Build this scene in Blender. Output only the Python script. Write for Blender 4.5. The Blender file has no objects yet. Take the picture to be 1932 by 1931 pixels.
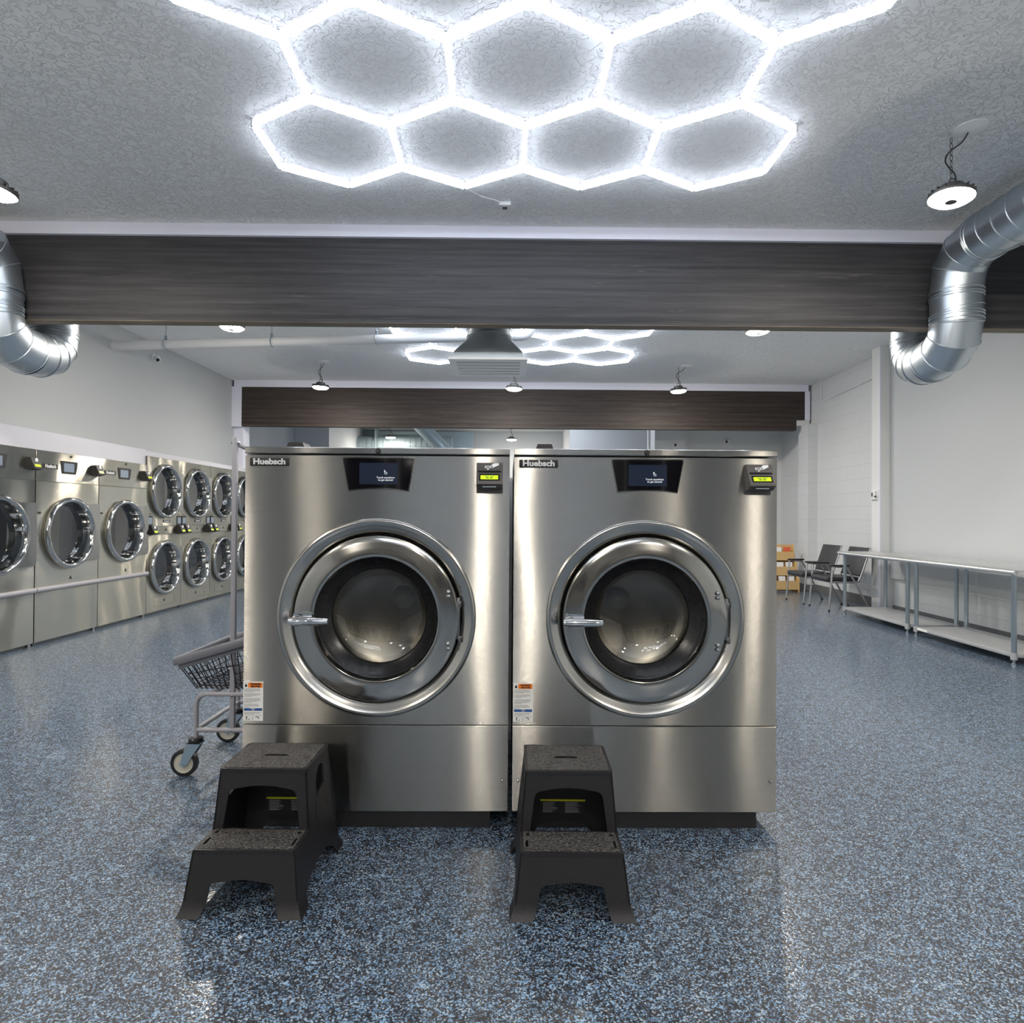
import bpy, bmesh, math, random
from mathutils import Vector, Matrix
from mathutils.geometry import tessellate_polygon

R = math.radians
SC = bpy.context.scene
COL = SC.collection

# ------------------------------------------------------------------ camera
cam_data = bpy.data.cameras.new('camera')
cam = bpy.data.objects.new('camera', cam_data)
COL.objects.link(cam)
FPX = 1215.0
cam_data.sensor_fit = 'HORIZONTAL'
cam_data.sensor_width = 36.0
cam_data.lens = FPX / 1932.0 * 36.0
cam_data.clip_start = 0.05
cam_data.clip_end = 100
CH = 1.236
_y, _p, _r = 11 / FPX, 9.5 / FPX, 0.0065
_f = Vector((-math.sin(_y) * math.cos(_p), math.cos(_y) * math.cos(_p), math.sin(_p)))
_rt = _f.cross(Vector((0, 0, 1))).normalized()
_up = _rt.cross(_f)
_rt, _up = _rt * math.cos(_r) + _up * math.sin(_r), _up * math.cos(_r) - _rt * math.sin(_r)
_m = Matrix((_rt, _up, -_f)).transposed().to_4x4()
_m.translation = Vector((0, 0, CH))
cam.matrix_world = _m
SC.camera = cam

# ------------------------------------------------------------------ world, exposure, light levels
world = bpy.data.worlds.new('world')
SC.world = world
world.use_nodes = True
world.node_tree.nodes['Background'].inputs[0].default_value = (0.6, 0.65, 0.7, 1)
world.node_tree.nodes['Background'].inputs[1].default_value = 0.15
SC.view_settings.view_transform = 'Standard'
SC.view_settings.look = 'None'
SC.view_settings.gamma = 1.0
SC.view_settings.use_curve_mapping = False
SC.view_settings.exposure = 0.48
HEX_POWER = 27.0          # emission of the hexagon tubes
LAMP_POWER = 310.0        # emission of the high bay lamps
SC.cycles.use_denoising = True
SC.cycles.max_bounces = 10
SC.cycles.diffuse_bounces = 5
SC.cycles.glossy_bounces = 5
SC.cycles.transparent_max_bounces = 16
SC.cycles.caustics_reflective = True
SC.cycles.blur_glossy = 1.0
SC.cycles.caustics_refractive = False
SC.cycles.sample_clamp_indirect = 8.0

# ------------------------------------------------------------------ materials
MATS = {}


def nodes_of(name):
    m = bpy.data.materials.new(name)
    m.use_nodes = True
    nt = m.node_tree
    b = nt.nodes['Principled BSDF']
    MATS[name] = m
    return m, nt, b


def N(nt, kind, **kw):
    n = nt.nodes.new(kind)
    for k, v in kw.items():
        if k.startswith('i_'):
            n.inputs[k[2:].replace('_', ' ')].default_value = v
        else:
            setattr(n, k, v)
    return n


def L(nt, a, b):
    nt.links.new(a, b)


def plain(name, col, rough=0.5, metal=0.0, emit=None, estr=0.0, coat=0.0, noise=0.0, nscale=20.0, spec=None):
    m, nt, b = nodes_of(name)
    b.inputs['Base Color'].default_value = (*col, 1)
    b.inputs['Roughness'].default_value = rough
    b.inputs['Metallic'].default_value = metal
    if coat:
        b.inputs['Coat Weight'].default_value = coat
    if spec is not None:
        b.inputs['Specular IOR Level'].default_value = spec
    if emit:
        b.inputs['Emission Color'].default_value = (*emit, 1)
        b.inputs['Emission Strength'].default_value = estr
    tc = N(nt, 'ShaderNodeTexCoord')
    nz = N(nt, 'ShaderNodeTexNoise', i_Scale=nscale, i_Detail=4.0)
    L(nt, tc.outputs['Object'], nz.inputs['Vector'])
    if noise:
        bp = N(nt, 'ShaderNodeBump', i_Strength=noise, i_Distance=0.004)
        L(nt, nz.outputs['Fac'], bp.inputs['Height'])
        L(nt, bp.outputs[0], b.inputs['Normal'])
    mr = N(nt, 'ShaderNodeMapRange')
    mr.inputs['To Min'].default_value = max(0.02, rough - 0.05)
    mr.inputs['To Max'].default_value = min(1, rough + 0.05)
    L(nt, nz.outputs['Fac'], mr.inputs['Value'])
    L(nt, mr.outputs[0], b.inputs['Roughness'])
    return m


AROT = 0.0


def steel(name, col, rough, aniso, wav=0.006, wscale=2.2, brush=True, vertical=True, grain=0.0):
    m, nt, b = nodes_of(name)
    b.inputs['Metallic'].default_value = 1.0
    b.inputs['Roughness'].default_value = rough
    b.inputs['Anisotropic'].default_value = aniso
    tc = N(nt, 'ShaderNodeTexCoord')
    oi = N(nt, 'ShaderNodeObjectInfo')
    mul = N(nt, 'ShaderNodeMath', operation='MULTIPLY')
    mul.inputs[1].default_value = 37.0
    L(nt, oi.outputs['Random'], mul.inputs[0])
    if aniso:
        tg = N(nt, 'ShaderNodeCombineXYZ')
        tg.inputs[2 if vertical else 0].default_value = 1.0
        L(nt, tg.outputs[0], b.inputs['Tangent'])
        b.inputs['Anisotropic Rotation'].default_value = AROT
    # brushed lines: noise stretched along the sheet
    mp = N(nt, 'ShaderNodeMapping')
    mp.inputs['Scale'].default_value = (3, 3, 420)
    L(nt, tc.outputs['Object'], mp.inputs['Vector'])
    bn = N(nt, 'ShaderNodeTexNoise', i_Scale=1.0, i_Detail=2.0)
    L(nt, mp.outputs[0], bn.inputs['Vector'])
    cr = N(nt, 'ShaderNodeMix', data_type='RGBA')
    k = 0.86 if brush else 1.0
    cr.inputs['A'].default_value = (col[0] * k, col[1] * k, col[2] * k, 1)
    cr.inputs['B'].default_value = (min(1, col[0] / k), min(1, col[1] / k), min(1, col[2] / k), 1)
    L(nt, bn.outputs['Fac'], cr.inputs['Factor'])
    L(nt, cr.outputs['Result'], b.inputs['Base Color'])
    if wav:
        wn = N(nt, 'ShaderNodeTexNoise', noise_dimensions='4D', i_Scale=wscale, i_Detail=1.0)
        wm = N(nt, 'ShaderNodeMapping')
        wm.inputs['Scale'].default_value = (1.3, 1.3, 0.7)
        L(nt, tc.outputs['Object'], wm.inputs['Vector'])
        L(nt, wm.outputs[0], wn.inputs['Vector'])
        L(nt, mul.outputs[0], wn.inputs['W'])
        bp = N(nt, 'ShaderNodeBump', i_Strength=1.0, i_Distance=wav)
        L(nt, wn.outputs['Fac'], bp.inputs['Height'])
        L(nt, bp.outputs[0], b.inputs['Normal'])
        if grain:
            # micro grooves of the brushing: they tip the normal up and down only
            sc = N(nt, 'ShaderNodeVectorMath', operation='SCALE')
            sc.inputs['Scale'].default_value = 9173.0
            L(nt, tc.outputs['Object'], sc.inputs[0])
            wa = N(nt, 'ShaderNodeTexWhiteNoise', noise_dimensions='3D')
            L(nt, sc.outputs[0], wa.inputs['Vector'])
            mr = N(nt, 'ShaderNodeMapRange')
            mr.inputs['To Min'].default_value = -grain
            mr.inputs['To Max'].default_value = grain
            L(nt, wa.outputs['Value'], mr.inputs['Value'])
            cz = N(nt, 'ShaderNodeCombineXYZ')
            L(nt, mr.outputs[0], cz.inputs[2])
            ad = N(nt, 'ShaderNodeVectorMath', operation='ADD')
            L(nt, bp.outputs[0], ad.inputs[0])
            L(nt, cz.outputs[0], ad.inputs[1])
            nm = N(nt, 'ShaderNodeVectorMath', operation='NORMALIZE')
            L(nt, ad.outputs[0], nm.inputs[0])
            L(nt, nm.outputs[0], b.inputs['Normal'])
    return m


def glass(name, tint=(0.85, 0.9, 0.92), refl=1.0, ior=1.55):
    m = bpy.data.materials.new(name)
    m.use_nodes = True
    nt = m.node_tree
    nt.nodes.clear()
    out = N(nt, 'ShaderNodeOutputMaterial')
    tr = N(nt, 'ShaderNodeBsdfTransparent')
    tr.inputs[0].default_value = (*tint, 1)
    gl = N(nt, 'ShaderNodeBsdfGlossy')
    gl.inputs['Roughness'].default_value = 0.02
    gl.inputs[0].default_value = (refl, refl, refl, 1)
    fr = N(nt, 'ShaderNodeFresnel', i_IOR=ior)
    mx = N(nt, 'ShaderNodeMixShader')
    L(nt, fr.outputs[0], mx.inputs[0])
    L(nt, tr.outputs[0], mx.inputs[1])
    L(nt, gl.outputs[0], mx.inputs[2])
    L(nt, mx.outputs[0], out.inputs[0])
    MATS[name] = m
    return m


def emitter(name, col, strength):
    m = bpy.data.materials.new(name)
    m.use_nodes = True
    nt = m.node_tree
    nt.nodes.clear()
    out = N(nt, 'ShaderNodeOutputMaterial')
    em = N(nt, 'ShaderNodeEmission')
    em.inputs[0].default_value = (*col, 1)
    em.inputs[1].default_value = strength
    L(nt, em.outputs[0], out.inputs[0])
    MATS[name] = m
    return m


def floor_material():
    m, nt, b = nodes_of('flake_epoxy')
    tc = N(nt, 'ShaderNodeTexCoord')
    vo = N(nt, 'ShaderNodeTexVoronoi', i_Scale=240.0)
    L(nt, tc.outputs['Object'], vo.inputs['Vector'])
    sep = N(nt, 'ShaderNodeSeparateColor')
    L(nt, vo.outputs['Color'], sep.inputs[0])
    # clumps of bluer / browner flakes
    cl = N(nt, 'ShaderNodeTexNoise', i_Scale=26.0, i_Detail=3.0)
    L(nt, tc.outputs['Object'], cl.inputs['Vector'])
    ad = N(nt, 'ShaderNodeMath', operation='MULTIPLY_ADD')
    ad.inputs[1].default_value = 0.5
    L(nt, cl.outputs['Fac'], ad.inputs[0])
    sc = N(nt, 'ShaderNodeMath', operation='MULTIPLY_ADD')
    sc.inputs[1].default_value = 0.8
    sc.inputs[2].default_value = -0.15
    L(nt, sep.outputs['Red'], sc.inputs[0])
    L(nt, sc.outputs[0], ad.inputs[2])
    ramp = N(nt, 'ShaderNodeValToRGB')
    cr = ramp.color_ramp
    cr.interpolation = 'CONSTANT'
    stops = [(0.0, (0.006, 0.008, 0.013)), (0.36, (0.036, 0.023, 0.018)), (0.44, (0.013, 0.023, 0.040)),
             (0.52, (0.10, 0.10, 0.105)), (0.58, (0.06, 0.11, 0.18)), (0.66, (0.14, 0.24, 0.37)), (0.80, (0.36, 0.44, 0.51)),
             (0.88, (0.23, 0.40, 0.60))]
    while len(cr.elements) < len(stops):
        cr.elements.new(0.5)
    for e, (p, c) in zip(cr.elements, stops):
        e.position = p
        e.color = (*c, 1)
    L(nt, ad.outputs[0], ramp.inputs[0])
    L(nt, ramp.outputs[0], b.inputs['Base Color'])
    b.inputs['Roughness'].default_value = 0.45
    b.inputs['Coat Weight'].default_value = 0.6
    b.inputs['Coat Roughness'].default_value = 0.11
    bn = N(nt, 'ShaderNodeTexNoise', i_Scale=85.0, i_Detail=2.0)
    L(nt, tc.outputs['Object'], bn.inputs['Vector'])
    bp = N(nt, 'ShaderNodeBump', i_Strength=0.35, i_Distance=0.002)
    L(nt, bn.outputs['Fac'], bp.inputs['Height'])
    L(nt, bp.outputs[0], b.inputs['Normal'])
    L(nt, bp.outputs[0], b.inputs['Coat Normal'])
    return m


def ceiling_material():
    m, nt, b = nodes_of('knockdown_plaster')
    b.inputs['Base Color'].default_value = (0.91, 0.91, 0.90, 1)
    b.inputs['Specular IOR Level'].default_value = 0.15
    b.inputs['Roughness'].default_value = 0.85
    tc = N(nt, 'ShaderNodeTexCoord')
    nz = N(nt, 'ShaderNodeTexNoise', i_Scale=22.0, i_Detail=3.0, i_Distortion=1.2)
    L(nt, tc.outputs['Object'], nz.inputs['Vector'])
    mr = N(nt, 'ShaderNodeMapRange', interpolation_type='SMOOTHSTEP')
    mr.inputs['From Min'].default_value = 0.47
    mr.inputs['From Max'].default_value = 0.56
    L(nt, nz.outputs['Fac'], mr.inputs['Value'])
    bp = N(nt, 'ShaderNodeBump', i_Strength=0.85, i_Distance=0.009)
    L(nt, mr.outputs[0], bp.inputs['Height'])
    L(nt, bp.outputs[0], b.inputs['Normal'])
    return m


def block_material():
    m, nt, b = nodes_of('painted_block')
    b.inputs['Base Color'].default_value = (0.66, 0.675, 0.68, 1)
    b.inputs['Roughness'].default_value = 0.6
    tc = N(nt, 'ShaderNodeTexCoord')
    sp = N(nt, 'ShaderNodeSeparateXYZ')
    L(nt, tc.outputs['Object'], sp.inputs[0])
    ad = N(nt, 'ShaderNodeMath', operation='ADD')
    L(nt, sp.outputs[0], ad.inputs[0])
    L(nt, sp.outputs[1], ad.inputs[1])
    cb = N(nt, 'ShaderNodeCombineXYZ')
    L(nt, ad.outputs[0], cb.inputs[0])
    L(nt, sp.outputs[2], cb.inputs[1])
    br = N(nt, 'ShaderNodeTexBrick', i_Scale=1.0)
    br.inputs['Mortar Size'].default_value = 0.006
    br.inputs['Mortar Smooth'].default_value = 0.4
    br.inputs['Brick Width'].default_value = 0.406
    br.inputs['Row Height'].default_value = 0.203
    L(nt, cb.outputs[0], br.inputs['Vector'])
    bp = N(nt, 'ShaderNodeBump', i_Strength=0.6, i_Distance=0.006, invert=True)
    L(nt, br.outputs['Fac'], bp.inputs['Height'])
    L(nt, bp.outputs[0], b.inputs['Normal'])
    return m


def wood_material(name, dark, light, warm):
    m, nt, b = nodes_of(name)
    tc = N(nt, 'ShaderNodeTexCoord')
    mp = N(nt, 'ShaderNodeMapping')
    mp.inputs['Scale'].default_value = (0.35, 3.0, 9.0)
    L(nt, tc.outputs['Object'], mp.inputs['Vector'])
    nz = N(nt, 'ShaderNodeTexNoise', i_Scale=4.0, i_Detail=9.0, i_Roughness=0.65, i_Distortion=0.4)
    L(nt, mp.outputs[0], nz.inputs['Vector'])
    ramp = N(nt, 'ShaderNodeValToRGB')
    cr = ramp.color_ramp
    cr.elements[0].position = 0.33
    cr.elements[0].color = (*dark, 1)
    cr.elements[1].position = 0.66
    cr.elements[1].color = (*light, 1)
    L(nt, nz.outputs['Fac'], ramp.inputs[0])
    # laminations, each board a little different
    mp2 = N(nt, 'ShaderNodeMapping')
    mp2.inputs['Scale'].default_value = (0.02, 0.02, 24.0)
    L(nt, tc.outputs['Object'], mp2.inputs['Vector'])
    nb = N(nt, 'ShaderNodeTexNoise', i_Scale=1.0, i_Detail=0.0)
    L(nt, mp2.outputs[0], nb.inputs['Vector'])
    # pale worn grain streaks
    mp3 = N(nt, 'ShaderNodeMapping')
    mp3.inputs['Scale'].default_value = (1.1, 2.0, 26.0)
    L(nt, tc.outputs['Object'], mp3.inputs['Vector'])
    nw = N(nt, 'ShaderNodeTexNoise', i_Scale=2.2, i_Detail=5.0, i_Distortion=1.6)
    L(nt, mp3.outputs[0], nw.inputs['Vector'])
    wr = N(nt, 'ShaderNodeMapRange')
    wr.inputs['From Min'].default_value = 0.66
    wr.inputs['From Max'].default_value = 0.76
    wr.inputs['To Max'].default_value = 0.55
    L(nt, nw.outputs['Fac'], wr.inputs['Value'])
    mx = N(nt, 'ShaderNodeMix', data_type='RGBA', blend_type='MULTIPLY')
    mx.inputs['Factor'].default_value = 0.5
    L(nt, ramp.outputs[0], mx.inputs['A'])
    br = N(nt, 'ShaderNodeMapRange')
    br.inputs['From Min'].default_value = 0.3
    br.inputs['From Max'].default_value = 0.7
    br.inputs['To Min'].default_value = 0.45
    br.inputs['To Max'].default_value = 1.6
    L(nt, nb.outputs['Fac'], br.inputs['Value'])
    L(nt, br.outputs[0], mx.inputs['B'])
    m2 = N(nt, 'ShaderNodeMix', data_type='RGBA')
    L(nt, wr.outputs[0], m2.inputs['Factor'])
    L(nt, mx.outputs['Result'], m2.inputs['A'])
    m2.inputs['B'].default_value = (*warm, 1)
    L(nt, m2.outputs['Result'], b.inputs['Base Color'])
    b.inputs['Roughness'].default_value = 0.62
    bp = N(nt, 'ShaderNodeBump', i_Strength=0.25, i_Distance=0.003)
    L(nt, nz.outputs['Fac'], bp.inputs['Height'])
    L(nt, bp.outputs[0], b.inputs['Normal'])
    return m


def tread_material():
    m, nt, b = nodes_of('textured_tread')
    b.inputs['Base Color'].default_value = (0.075, 0.070, 0.065, 1)
    b.inputs['Roughness'].default_value = 0.38
    tc = N(nt, 'ShaderNodeTexCoord')
    nz = N(nt, 'ShaderNodeTexNoise', i_Scale=150.0, i_Detail=1.5, i_Distortion=0.8)
    L(nt, tc.outputs['Object'], nz.inputs['Vector'])
    ramp = N(nt, 'ShaderNodeValToRGB')
    ramp.color_ramp.elements[0].position = 0.42
    ramp.color_ramp.elements[0].color = (0.022, 0.020, 0.019, 1)
    ramp.color_ramp.elements[1].position = 0.60
    ramp.color_ramp.elements[1].color = (0.125, 0.115, 0.105, 1)
    L(nt, nz.outputs['Fac'], ramp.inputs[0])
    L(nt, ramp.outputs[0], b.inputs['Base Color'])
    bp = N(nt, 'ShaderNodeBump', i_Strength=1.0, i_Distance=0.012)
    L(nt, nz.outputs['Fac'], bp.inputs['Height'])
    L(nt, bp.outputs[0], b.inputs['Normal'])
    return m


floor_material()
ceiling_material()
block_material()
wood_material('dark_beam_wood', (0.026, 0.026, 0.029), (0.058, 0.055, 0.058), (0.20, 0.17, 0.155))
wood_material('brown_beam_wood', (0.018, 0.012, 0.010), (0.052, 0.038, 0.031), (0.20, 0.15, 0.11))
wood_material('pale_brown_wood', (0.10, 0.075, 0.05), (0.20, 0.155, 0.11), (0.3, 0.24, 0.18))
tread_material()
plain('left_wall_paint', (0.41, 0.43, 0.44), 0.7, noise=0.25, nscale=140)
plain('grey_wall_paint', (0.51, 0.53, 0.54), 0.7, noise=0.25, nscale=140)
plain('white_wall_paint', (0.74, 0.745, 0.74), 0.65, noise=0.2, nscale=140)
plain('white_trim_paint', (0.80, 0.80, 0.90), 0.55)
plain('grey_vinyl', (0.15, 0.15, 0.155), 0.35)
plain('band_paint', (0.52, 0.52, 0.565), 0.55)
steel('brushed_steel', (0.37, 0.358, 0.328), 0.21, 1.0, wav=0.0065, wscale=1.8, grain=0.36)
steel('dryer_steel', (0.50, 0.475, 0.40), 0.20, 1.0, wav=0.030, wscale=1.5, grain=0.33)
steel('polished_steel', (0.46, 0.45, 0.425), 0.13, 0.0, wav=0.006, wscale=3.0, brush=False)
steel('chrome', (0.52, 0.52, 0.51), 0.08, 0.0, wav=0.0, brush=False)
steel('surround_steel', (0.50, 0.49, 0.46), 0.20, 0.0, wav=0.003, brush=False)
steel('bright_chrome', (0.82, 0.82, 0.83), 0.07, 0.0, wav=0.0, brush=False)
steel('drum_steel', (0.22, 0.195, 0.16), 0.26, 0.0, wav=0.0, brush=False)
steel('galvanized_duct', (0.54, 0.59, 0.63), 0.37, 0.3, wav=0.004, wscale=5.0, brush=False)
steel('hood_steel', (0.52, 0.55, 0.55), 0.5, 0.0, wav=0.002, brush=False)
steel('table_steel', (0.78, 0.78, 0.76), 0.32, 0.0, wav=0.004, brush=False)
plain('shelf_steel', (0.50, 0.51, 0.51), 0.38, metal=0.45)
steel('leg_steel', (0.42, 0.49, 0.53), 0.30, 0.0, wav=0.0, brush=False)
plain('dark_cabinet_steel', (0.16, 0.165, 0.17), 0.4, metal=0.8)
plain('black_plastic', (0.016, 0.015, 0.016), 0.42, noise=0.15, nscale=300)
plain('stool_plastic', (0.012, 0.0105, 0.0115), 0.45, noise=0.2, nscale=260)
plain('black_gloss', (0.004, 0.004, 0.006), 0.06, coat=0.5)
plain('rubber', (0.012, 0.012, 0.013), 0.28)
plain('reader_grey', (0.085, 0.075, 0.07), 0.4)
plain('screen', (0.01, 0.014, 0.03), 0.08, emit=(0.05, 0.07, 0.11), estr=0.12)
plain('dryer_screen', (0.12, 0.14, 0.17), 0.2, emit=(0.22, 0.27, 0.33), estr=0.35)
plain('lcd_green', (0.25, 0.35, 0.0), 0.3, emit=(0.55, 0.75, 0.01), estr=0.75)
plain('lcd_dark_text', (0.10, 0.16, 0.01), 0.4)
plain('white_print', (0.85, 0.85, 0.85), 0.5)
plain('glow_print', (0.8, 0.8, 0.8), 0.5, emit=(0.7, 0.75, 0.8), estr=0.45)
plain('silver_print', (0.72, 0.72, 0.72), 0.35)
plain('black_print', (0.01, 0.01, 0.01), 0.5)
plain('grey_print', (0.34, 0.34, 0.33), 0.6)
plain('paper_white', (0.80, 0.79, 0.75), 0.45)
plain('warning_orange', (0.90, 0.22, 0.015), 0.45)
plain('notice_blue', (0.02, 0.09, 0.30), 0.45)
plain('yellow_print', (0.62, 0.60, 0.02), 0.5)
plain('cart_grey', (0.34, 0.33, 0.35), 0.35)
plain('cart_rim', (0.17, 0.17, 0.19), 0.45)
plain('black_wire', (0.012, 0.012, 0.018), 0.3)
plain('caster_wheel_hub', (0.48, 0.46, 0.38), 0.4)
plain('caster_fork_zinc', (0.34, 0.44, 0.52), 0.32, metal=0.7)
plain('lamp_body', (0.11, 0.105, 0.10), 0.4, metal=0.5)
plain('white_plastic', (0.78, 0.78, 0.78), 0.35)
plain('canopy_white', (0.93, 0.93, 0.92), 0.35)
plain('white_enamel', (0.92, 0.90, 0.85), 0.4)
plain('hub_steel', (0.75, 0.73, 0.68), 0.4)
plain('grille_shadow', (0.07, 0.06, 0.045), 0.7)
plain('pipe_white', (0.74, 0.75, 0.76), 0.5)
plain('insulated_duct', (0.30, 0.37, 0.40), 0.35, metal=0.35)
plain('chair_vinyl', (0.028, 0.027, 0.031), 0.42, noise=0.15, nscale=200)
plain('chair_frame', (0.36, 0.36, 0.37), 0.35, metal=0.6)
plain('birch_wood', (0.66, 0.44, 0.19), 0.5)
plain('leaflet_white', (0.82, 0.82, 0.82), 0.5)
plain('leaflet_blue', (0.22, 0.42, 0.62), 0.5)
plain('leaflet_red', (0.72, 0.13, 0.05), 0.5)
plain('cart_blue', (0.08, 0.32, 0.60), 0.4)
plain('dark_lens', (0.008, 0.008, 0.01), 0.1)
plain('window_frame_white', (0.72, 0.72, 0.70), 0.5)
plain('night_glass', (0.012, 0.014, 0.018), 0.06)
plain('warm_wall_paint', (0.12, 0.112, 0.10), 0.7)
glass('door_glass', (0.86, 0.88, 0.88), 1.0, 1.6)
glass('dryer_glass', (0.18, 0.19, 0.20), 0.9, 2.4)
emitter('hex_light', (0.80, 0.88, 1.0), HEX_POWER)
emitter('hex_side', (0.80, 0.84, 1.0), HEX_POWER * 0.07)
emitter('lamp_light', (1.0, 0.92, 0.81), LAMP_POWER)


# ------------------------------------------------------------------ mesh builder
class MB:
    def __init__(self):
        self.bm = bmesh.new()

    def box(self, x0, x1, y0, y1, z0, z1, bev=0.0, seg=2):
        vs = [self.bm.verts.new((x, y, z)) for x in (x0, x1) for y in (y0, y1) for z in (z0, z1)]
        q = [(0, 1, 3, 2), (4, 6, 7, 5), (0, 4, 5, 1), (2, 3, 7, 6), (0, 2, 6, 4), (1, 5, 7, 3)]
        fs = [self.bm.faces.new([vs[i] for i in f]) for f in q]
        if bev:
            es = list({e for f in fs for e in f.edges})
            bmesh.ops.bevel(self.bm, geom=es, offset=bev, segments=seg, profile=0.5, affect='EDGES')
        return self

    def ring(self, c, u, v, r, seg, rv=None):
        rv = r if rv is None else rv
        return [self.bm.verts.new(c + u * (r * math.cos(2 * math.pi * i / seg)) + v * (rv * math.sin(2 * math.pi * i / seg))) for i in range(seg)]

    def bridge(self, a, b):
        n = len(a)
        for i in range(n):
            try:
                self.bm.faces.new((a[i], a[(i + 1) % n], b[(i + 1) % n], b[i]))
            except ValueError:
                pass

    def tube(self, pts, r, seg=10, closed=False, caps=True, radii=None):
        pts = [Vector(p) for p in pts]
        n = len(pts)
        dirs = []
        for i in range(n):
            if closed:
                a = (pts[i] - pts[i - 1]).normalized()
                b = (pts[(i + 1) % n] - pts[i]).normalized()
            else:
                a = (pts[i] - pts[i - 1]).normalized() if i else None
                b = (pts[i + 1] - pts[i]).normalized() if i < n - 1 else None
            if a is None:
                a = b
            if b is None:
                b = a
            d = (a + b)
            d = d.normalized() if d.length > 1e-6 else b
            dirs.append((d, a, b))
        d0 = dirs[0][0]
        ref = Vector((0, 0, 1)) if abs(d0.z) < 0.9 else Vector((1, 0, 0))
        u = d0.cross(ref).normalized()
        rings = []
        for i in range(n):
            d, a, b = dirs[i]
            u = (u - d * u.dot(d)).normalized()
            v = d.cross(u)
            rr = radii[i] if radii else r
            cosh = max(0.5, d.dot(b))
            ring = []
            bend = (b - a)
            bl = bend.length
            bn = bend.normalized() if bl > 1e-5 else None
            for k in range(seg):
                t = 2 * math.pi * k / seg
                off = u * (rr * math.cos(t)) + v * (rr * math.sin(t))
                if bn is not None:
                    off += bn * (off.dot(bn) * (1 / cosh - 1))
                ring.append(self.bm.verts.new(pts[i] + off))
            rings.append(ring)
        for i in range(n - 1):
            self.bridge(rings[i], rings[i + 1])
        if closed:
            # pick the rotation that lines up best
            best = min(range(seg), key=lambda s: (rings[0][s].co - rings[-1][0].co).length)
            self.bridge(rings[-1], rings[0][best:] + rings[0][:best])
        elif caps:
            self.bm.faces.new(rings[0][::-1])
            self.bm.faces.new(rings[-1])
        return self

    def cyl(self, p0, p1, r0, r1=None, seg=20, caps=True):
        r1 = r0 if r1 is None else r1
        return self.tube([p0, p1], r0, seg, caps=caps, radii=[r0, r1])

    def lathe(self, prof, origin=(0, 0, 0), axis='Z', seg=32, closed=False):
        """prof: list of (radius, height along axis)."""
        o = Vector(origin)
        ax = {'X': (Vector((0, 1, 0)), Vector((0, 0, 1)), Vector((1, 0, 0))),
              'Y': (Vector((1, 0, 0)), Vector((0, 0, 1)), Vector((0, 1, 0))),
              'Z': (Vector((1, 0, 0)), Vector((0, 1, 0)), Vector((0, 0, 1)))}[axis]
        rings = []
        for r, h in prof:
            c = o + ax[2] * h
            if r < 1e-6:
                rings.append([self.bm.verts.new(c)])
            else:
                rings.append(self.ring(c, ax[0], ax[1], r, seg))
        pairs = list(zip(rings[:-1], rings[1:]))
        if closed:
            pairs.append((rings[-1], rings[0]))
        for a, b in pairs:
            if len(a) == 1 and len(b) > 1:
                for i in range(seg):
                    self.bm.faces.new((a[0], b[(i + 1) % seg], b[i]))
            elif len(b) == 1 and len(a) > 1:
                for i in range(seg):
                    self.bm.faces.new((a[i], a[(i + 1) % seg], b[0]))
            elif len(a) > 1:
                self.bridge(a, b)
        return self

    def plate(self, outer, holes, mapf, thick):
        """2D polygon with holes; mapf(u, v, w) -> 3D point, w in 0..thick."""
        loops = [outer] + list(holes)
        tess = tessellate_polygon([[Vector((p[0], p[1], 0)) for p in lp] for lp in loops])
        flat = [p for lp in loops for p in lp]
        fr = [self.bm.verts.new(mapf(p[0], p[1], 0.0)) for p in flat]
        bk = [self.bm.verts.new(mapf(p[0], p[1], thick)) for p in flat]
        for t in tess:
            try:
                self.bm.faces.new([fr[i] for i in t])
                self.bm.faces.new([bk[i] for i in reversed(t)])
            except ValueError:
                pass
        k = 0
        for lp in loops:
            n = len(lp)
            for i in range(n):
                a, b = k + i, k + (i + 1) % n
                try:
                    self.bm.faces.new((fr[a], fr[b], bk[b], bk[a]))
                except ValueError:
                    pass
            k += n
        return self

    def sphere(self, c, r, seg=16, rings=10, squash=(1, 1, 1)):
        prof = [(r * math.sin(math.pi * i / rings), -r * math.cos(math.pi * i / rings)) for i in range(rings + 1)]
        prof[0] = (0, -r)
        prof[-1] = (0, r)
        n0 = len(self.bm.verts)
        self.lathe(prof, (0, 0, 0), 'Z', seg)
        self.bm.verts.ensure_lookup_table()
        for v in list(self.bm.verts)[n0:]:
            v.co = Vector((v.co.x * squash[0] + c[0], v.co.y * squash[1] + c[1], v.co.z * squash[2] + c[2]))
        return self

    def xform(self, mat):
        bmesh.ops.transform(self.bm, matrix=mat, verts=self.bm.verts)
        return self

    def mesh(self, name, mats, angle=32, fix=True):
        me = bpy.data.meshes.new(name)
        if fix:
            bmesh.ops.recalc_face_normals(self.bm, faces=self.bm.faces)
        if fix == 'front':
            self.bm.normal_update()
            bmesh.ops.reverse_faces(self.bm, faces=[f for f in self.bm.faces if f.normal.y > 0])
        self.bm.to_mesh(me)
        self.bm.free()
        for m in (mats if isinstance(mats, (list, tuple)) else [mats]):
            me.materials.append(MATS[m])
        me.shade_smooth()
        me.set_sharp_from_angle(angle=R(angle))
        return me


def add(name, mb, mat, parent=None, loc=(0, 0, 0), angle=32, label=None, fix=True):
    o = bpy.data.objects.new(name, mb.mesh(name, mat, angle, fix))
    COL.objects.link(o)
    o.location = loc
    if parent:
        o.parent = parent
    if label:
        o['label'] = label
    return o


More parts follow.
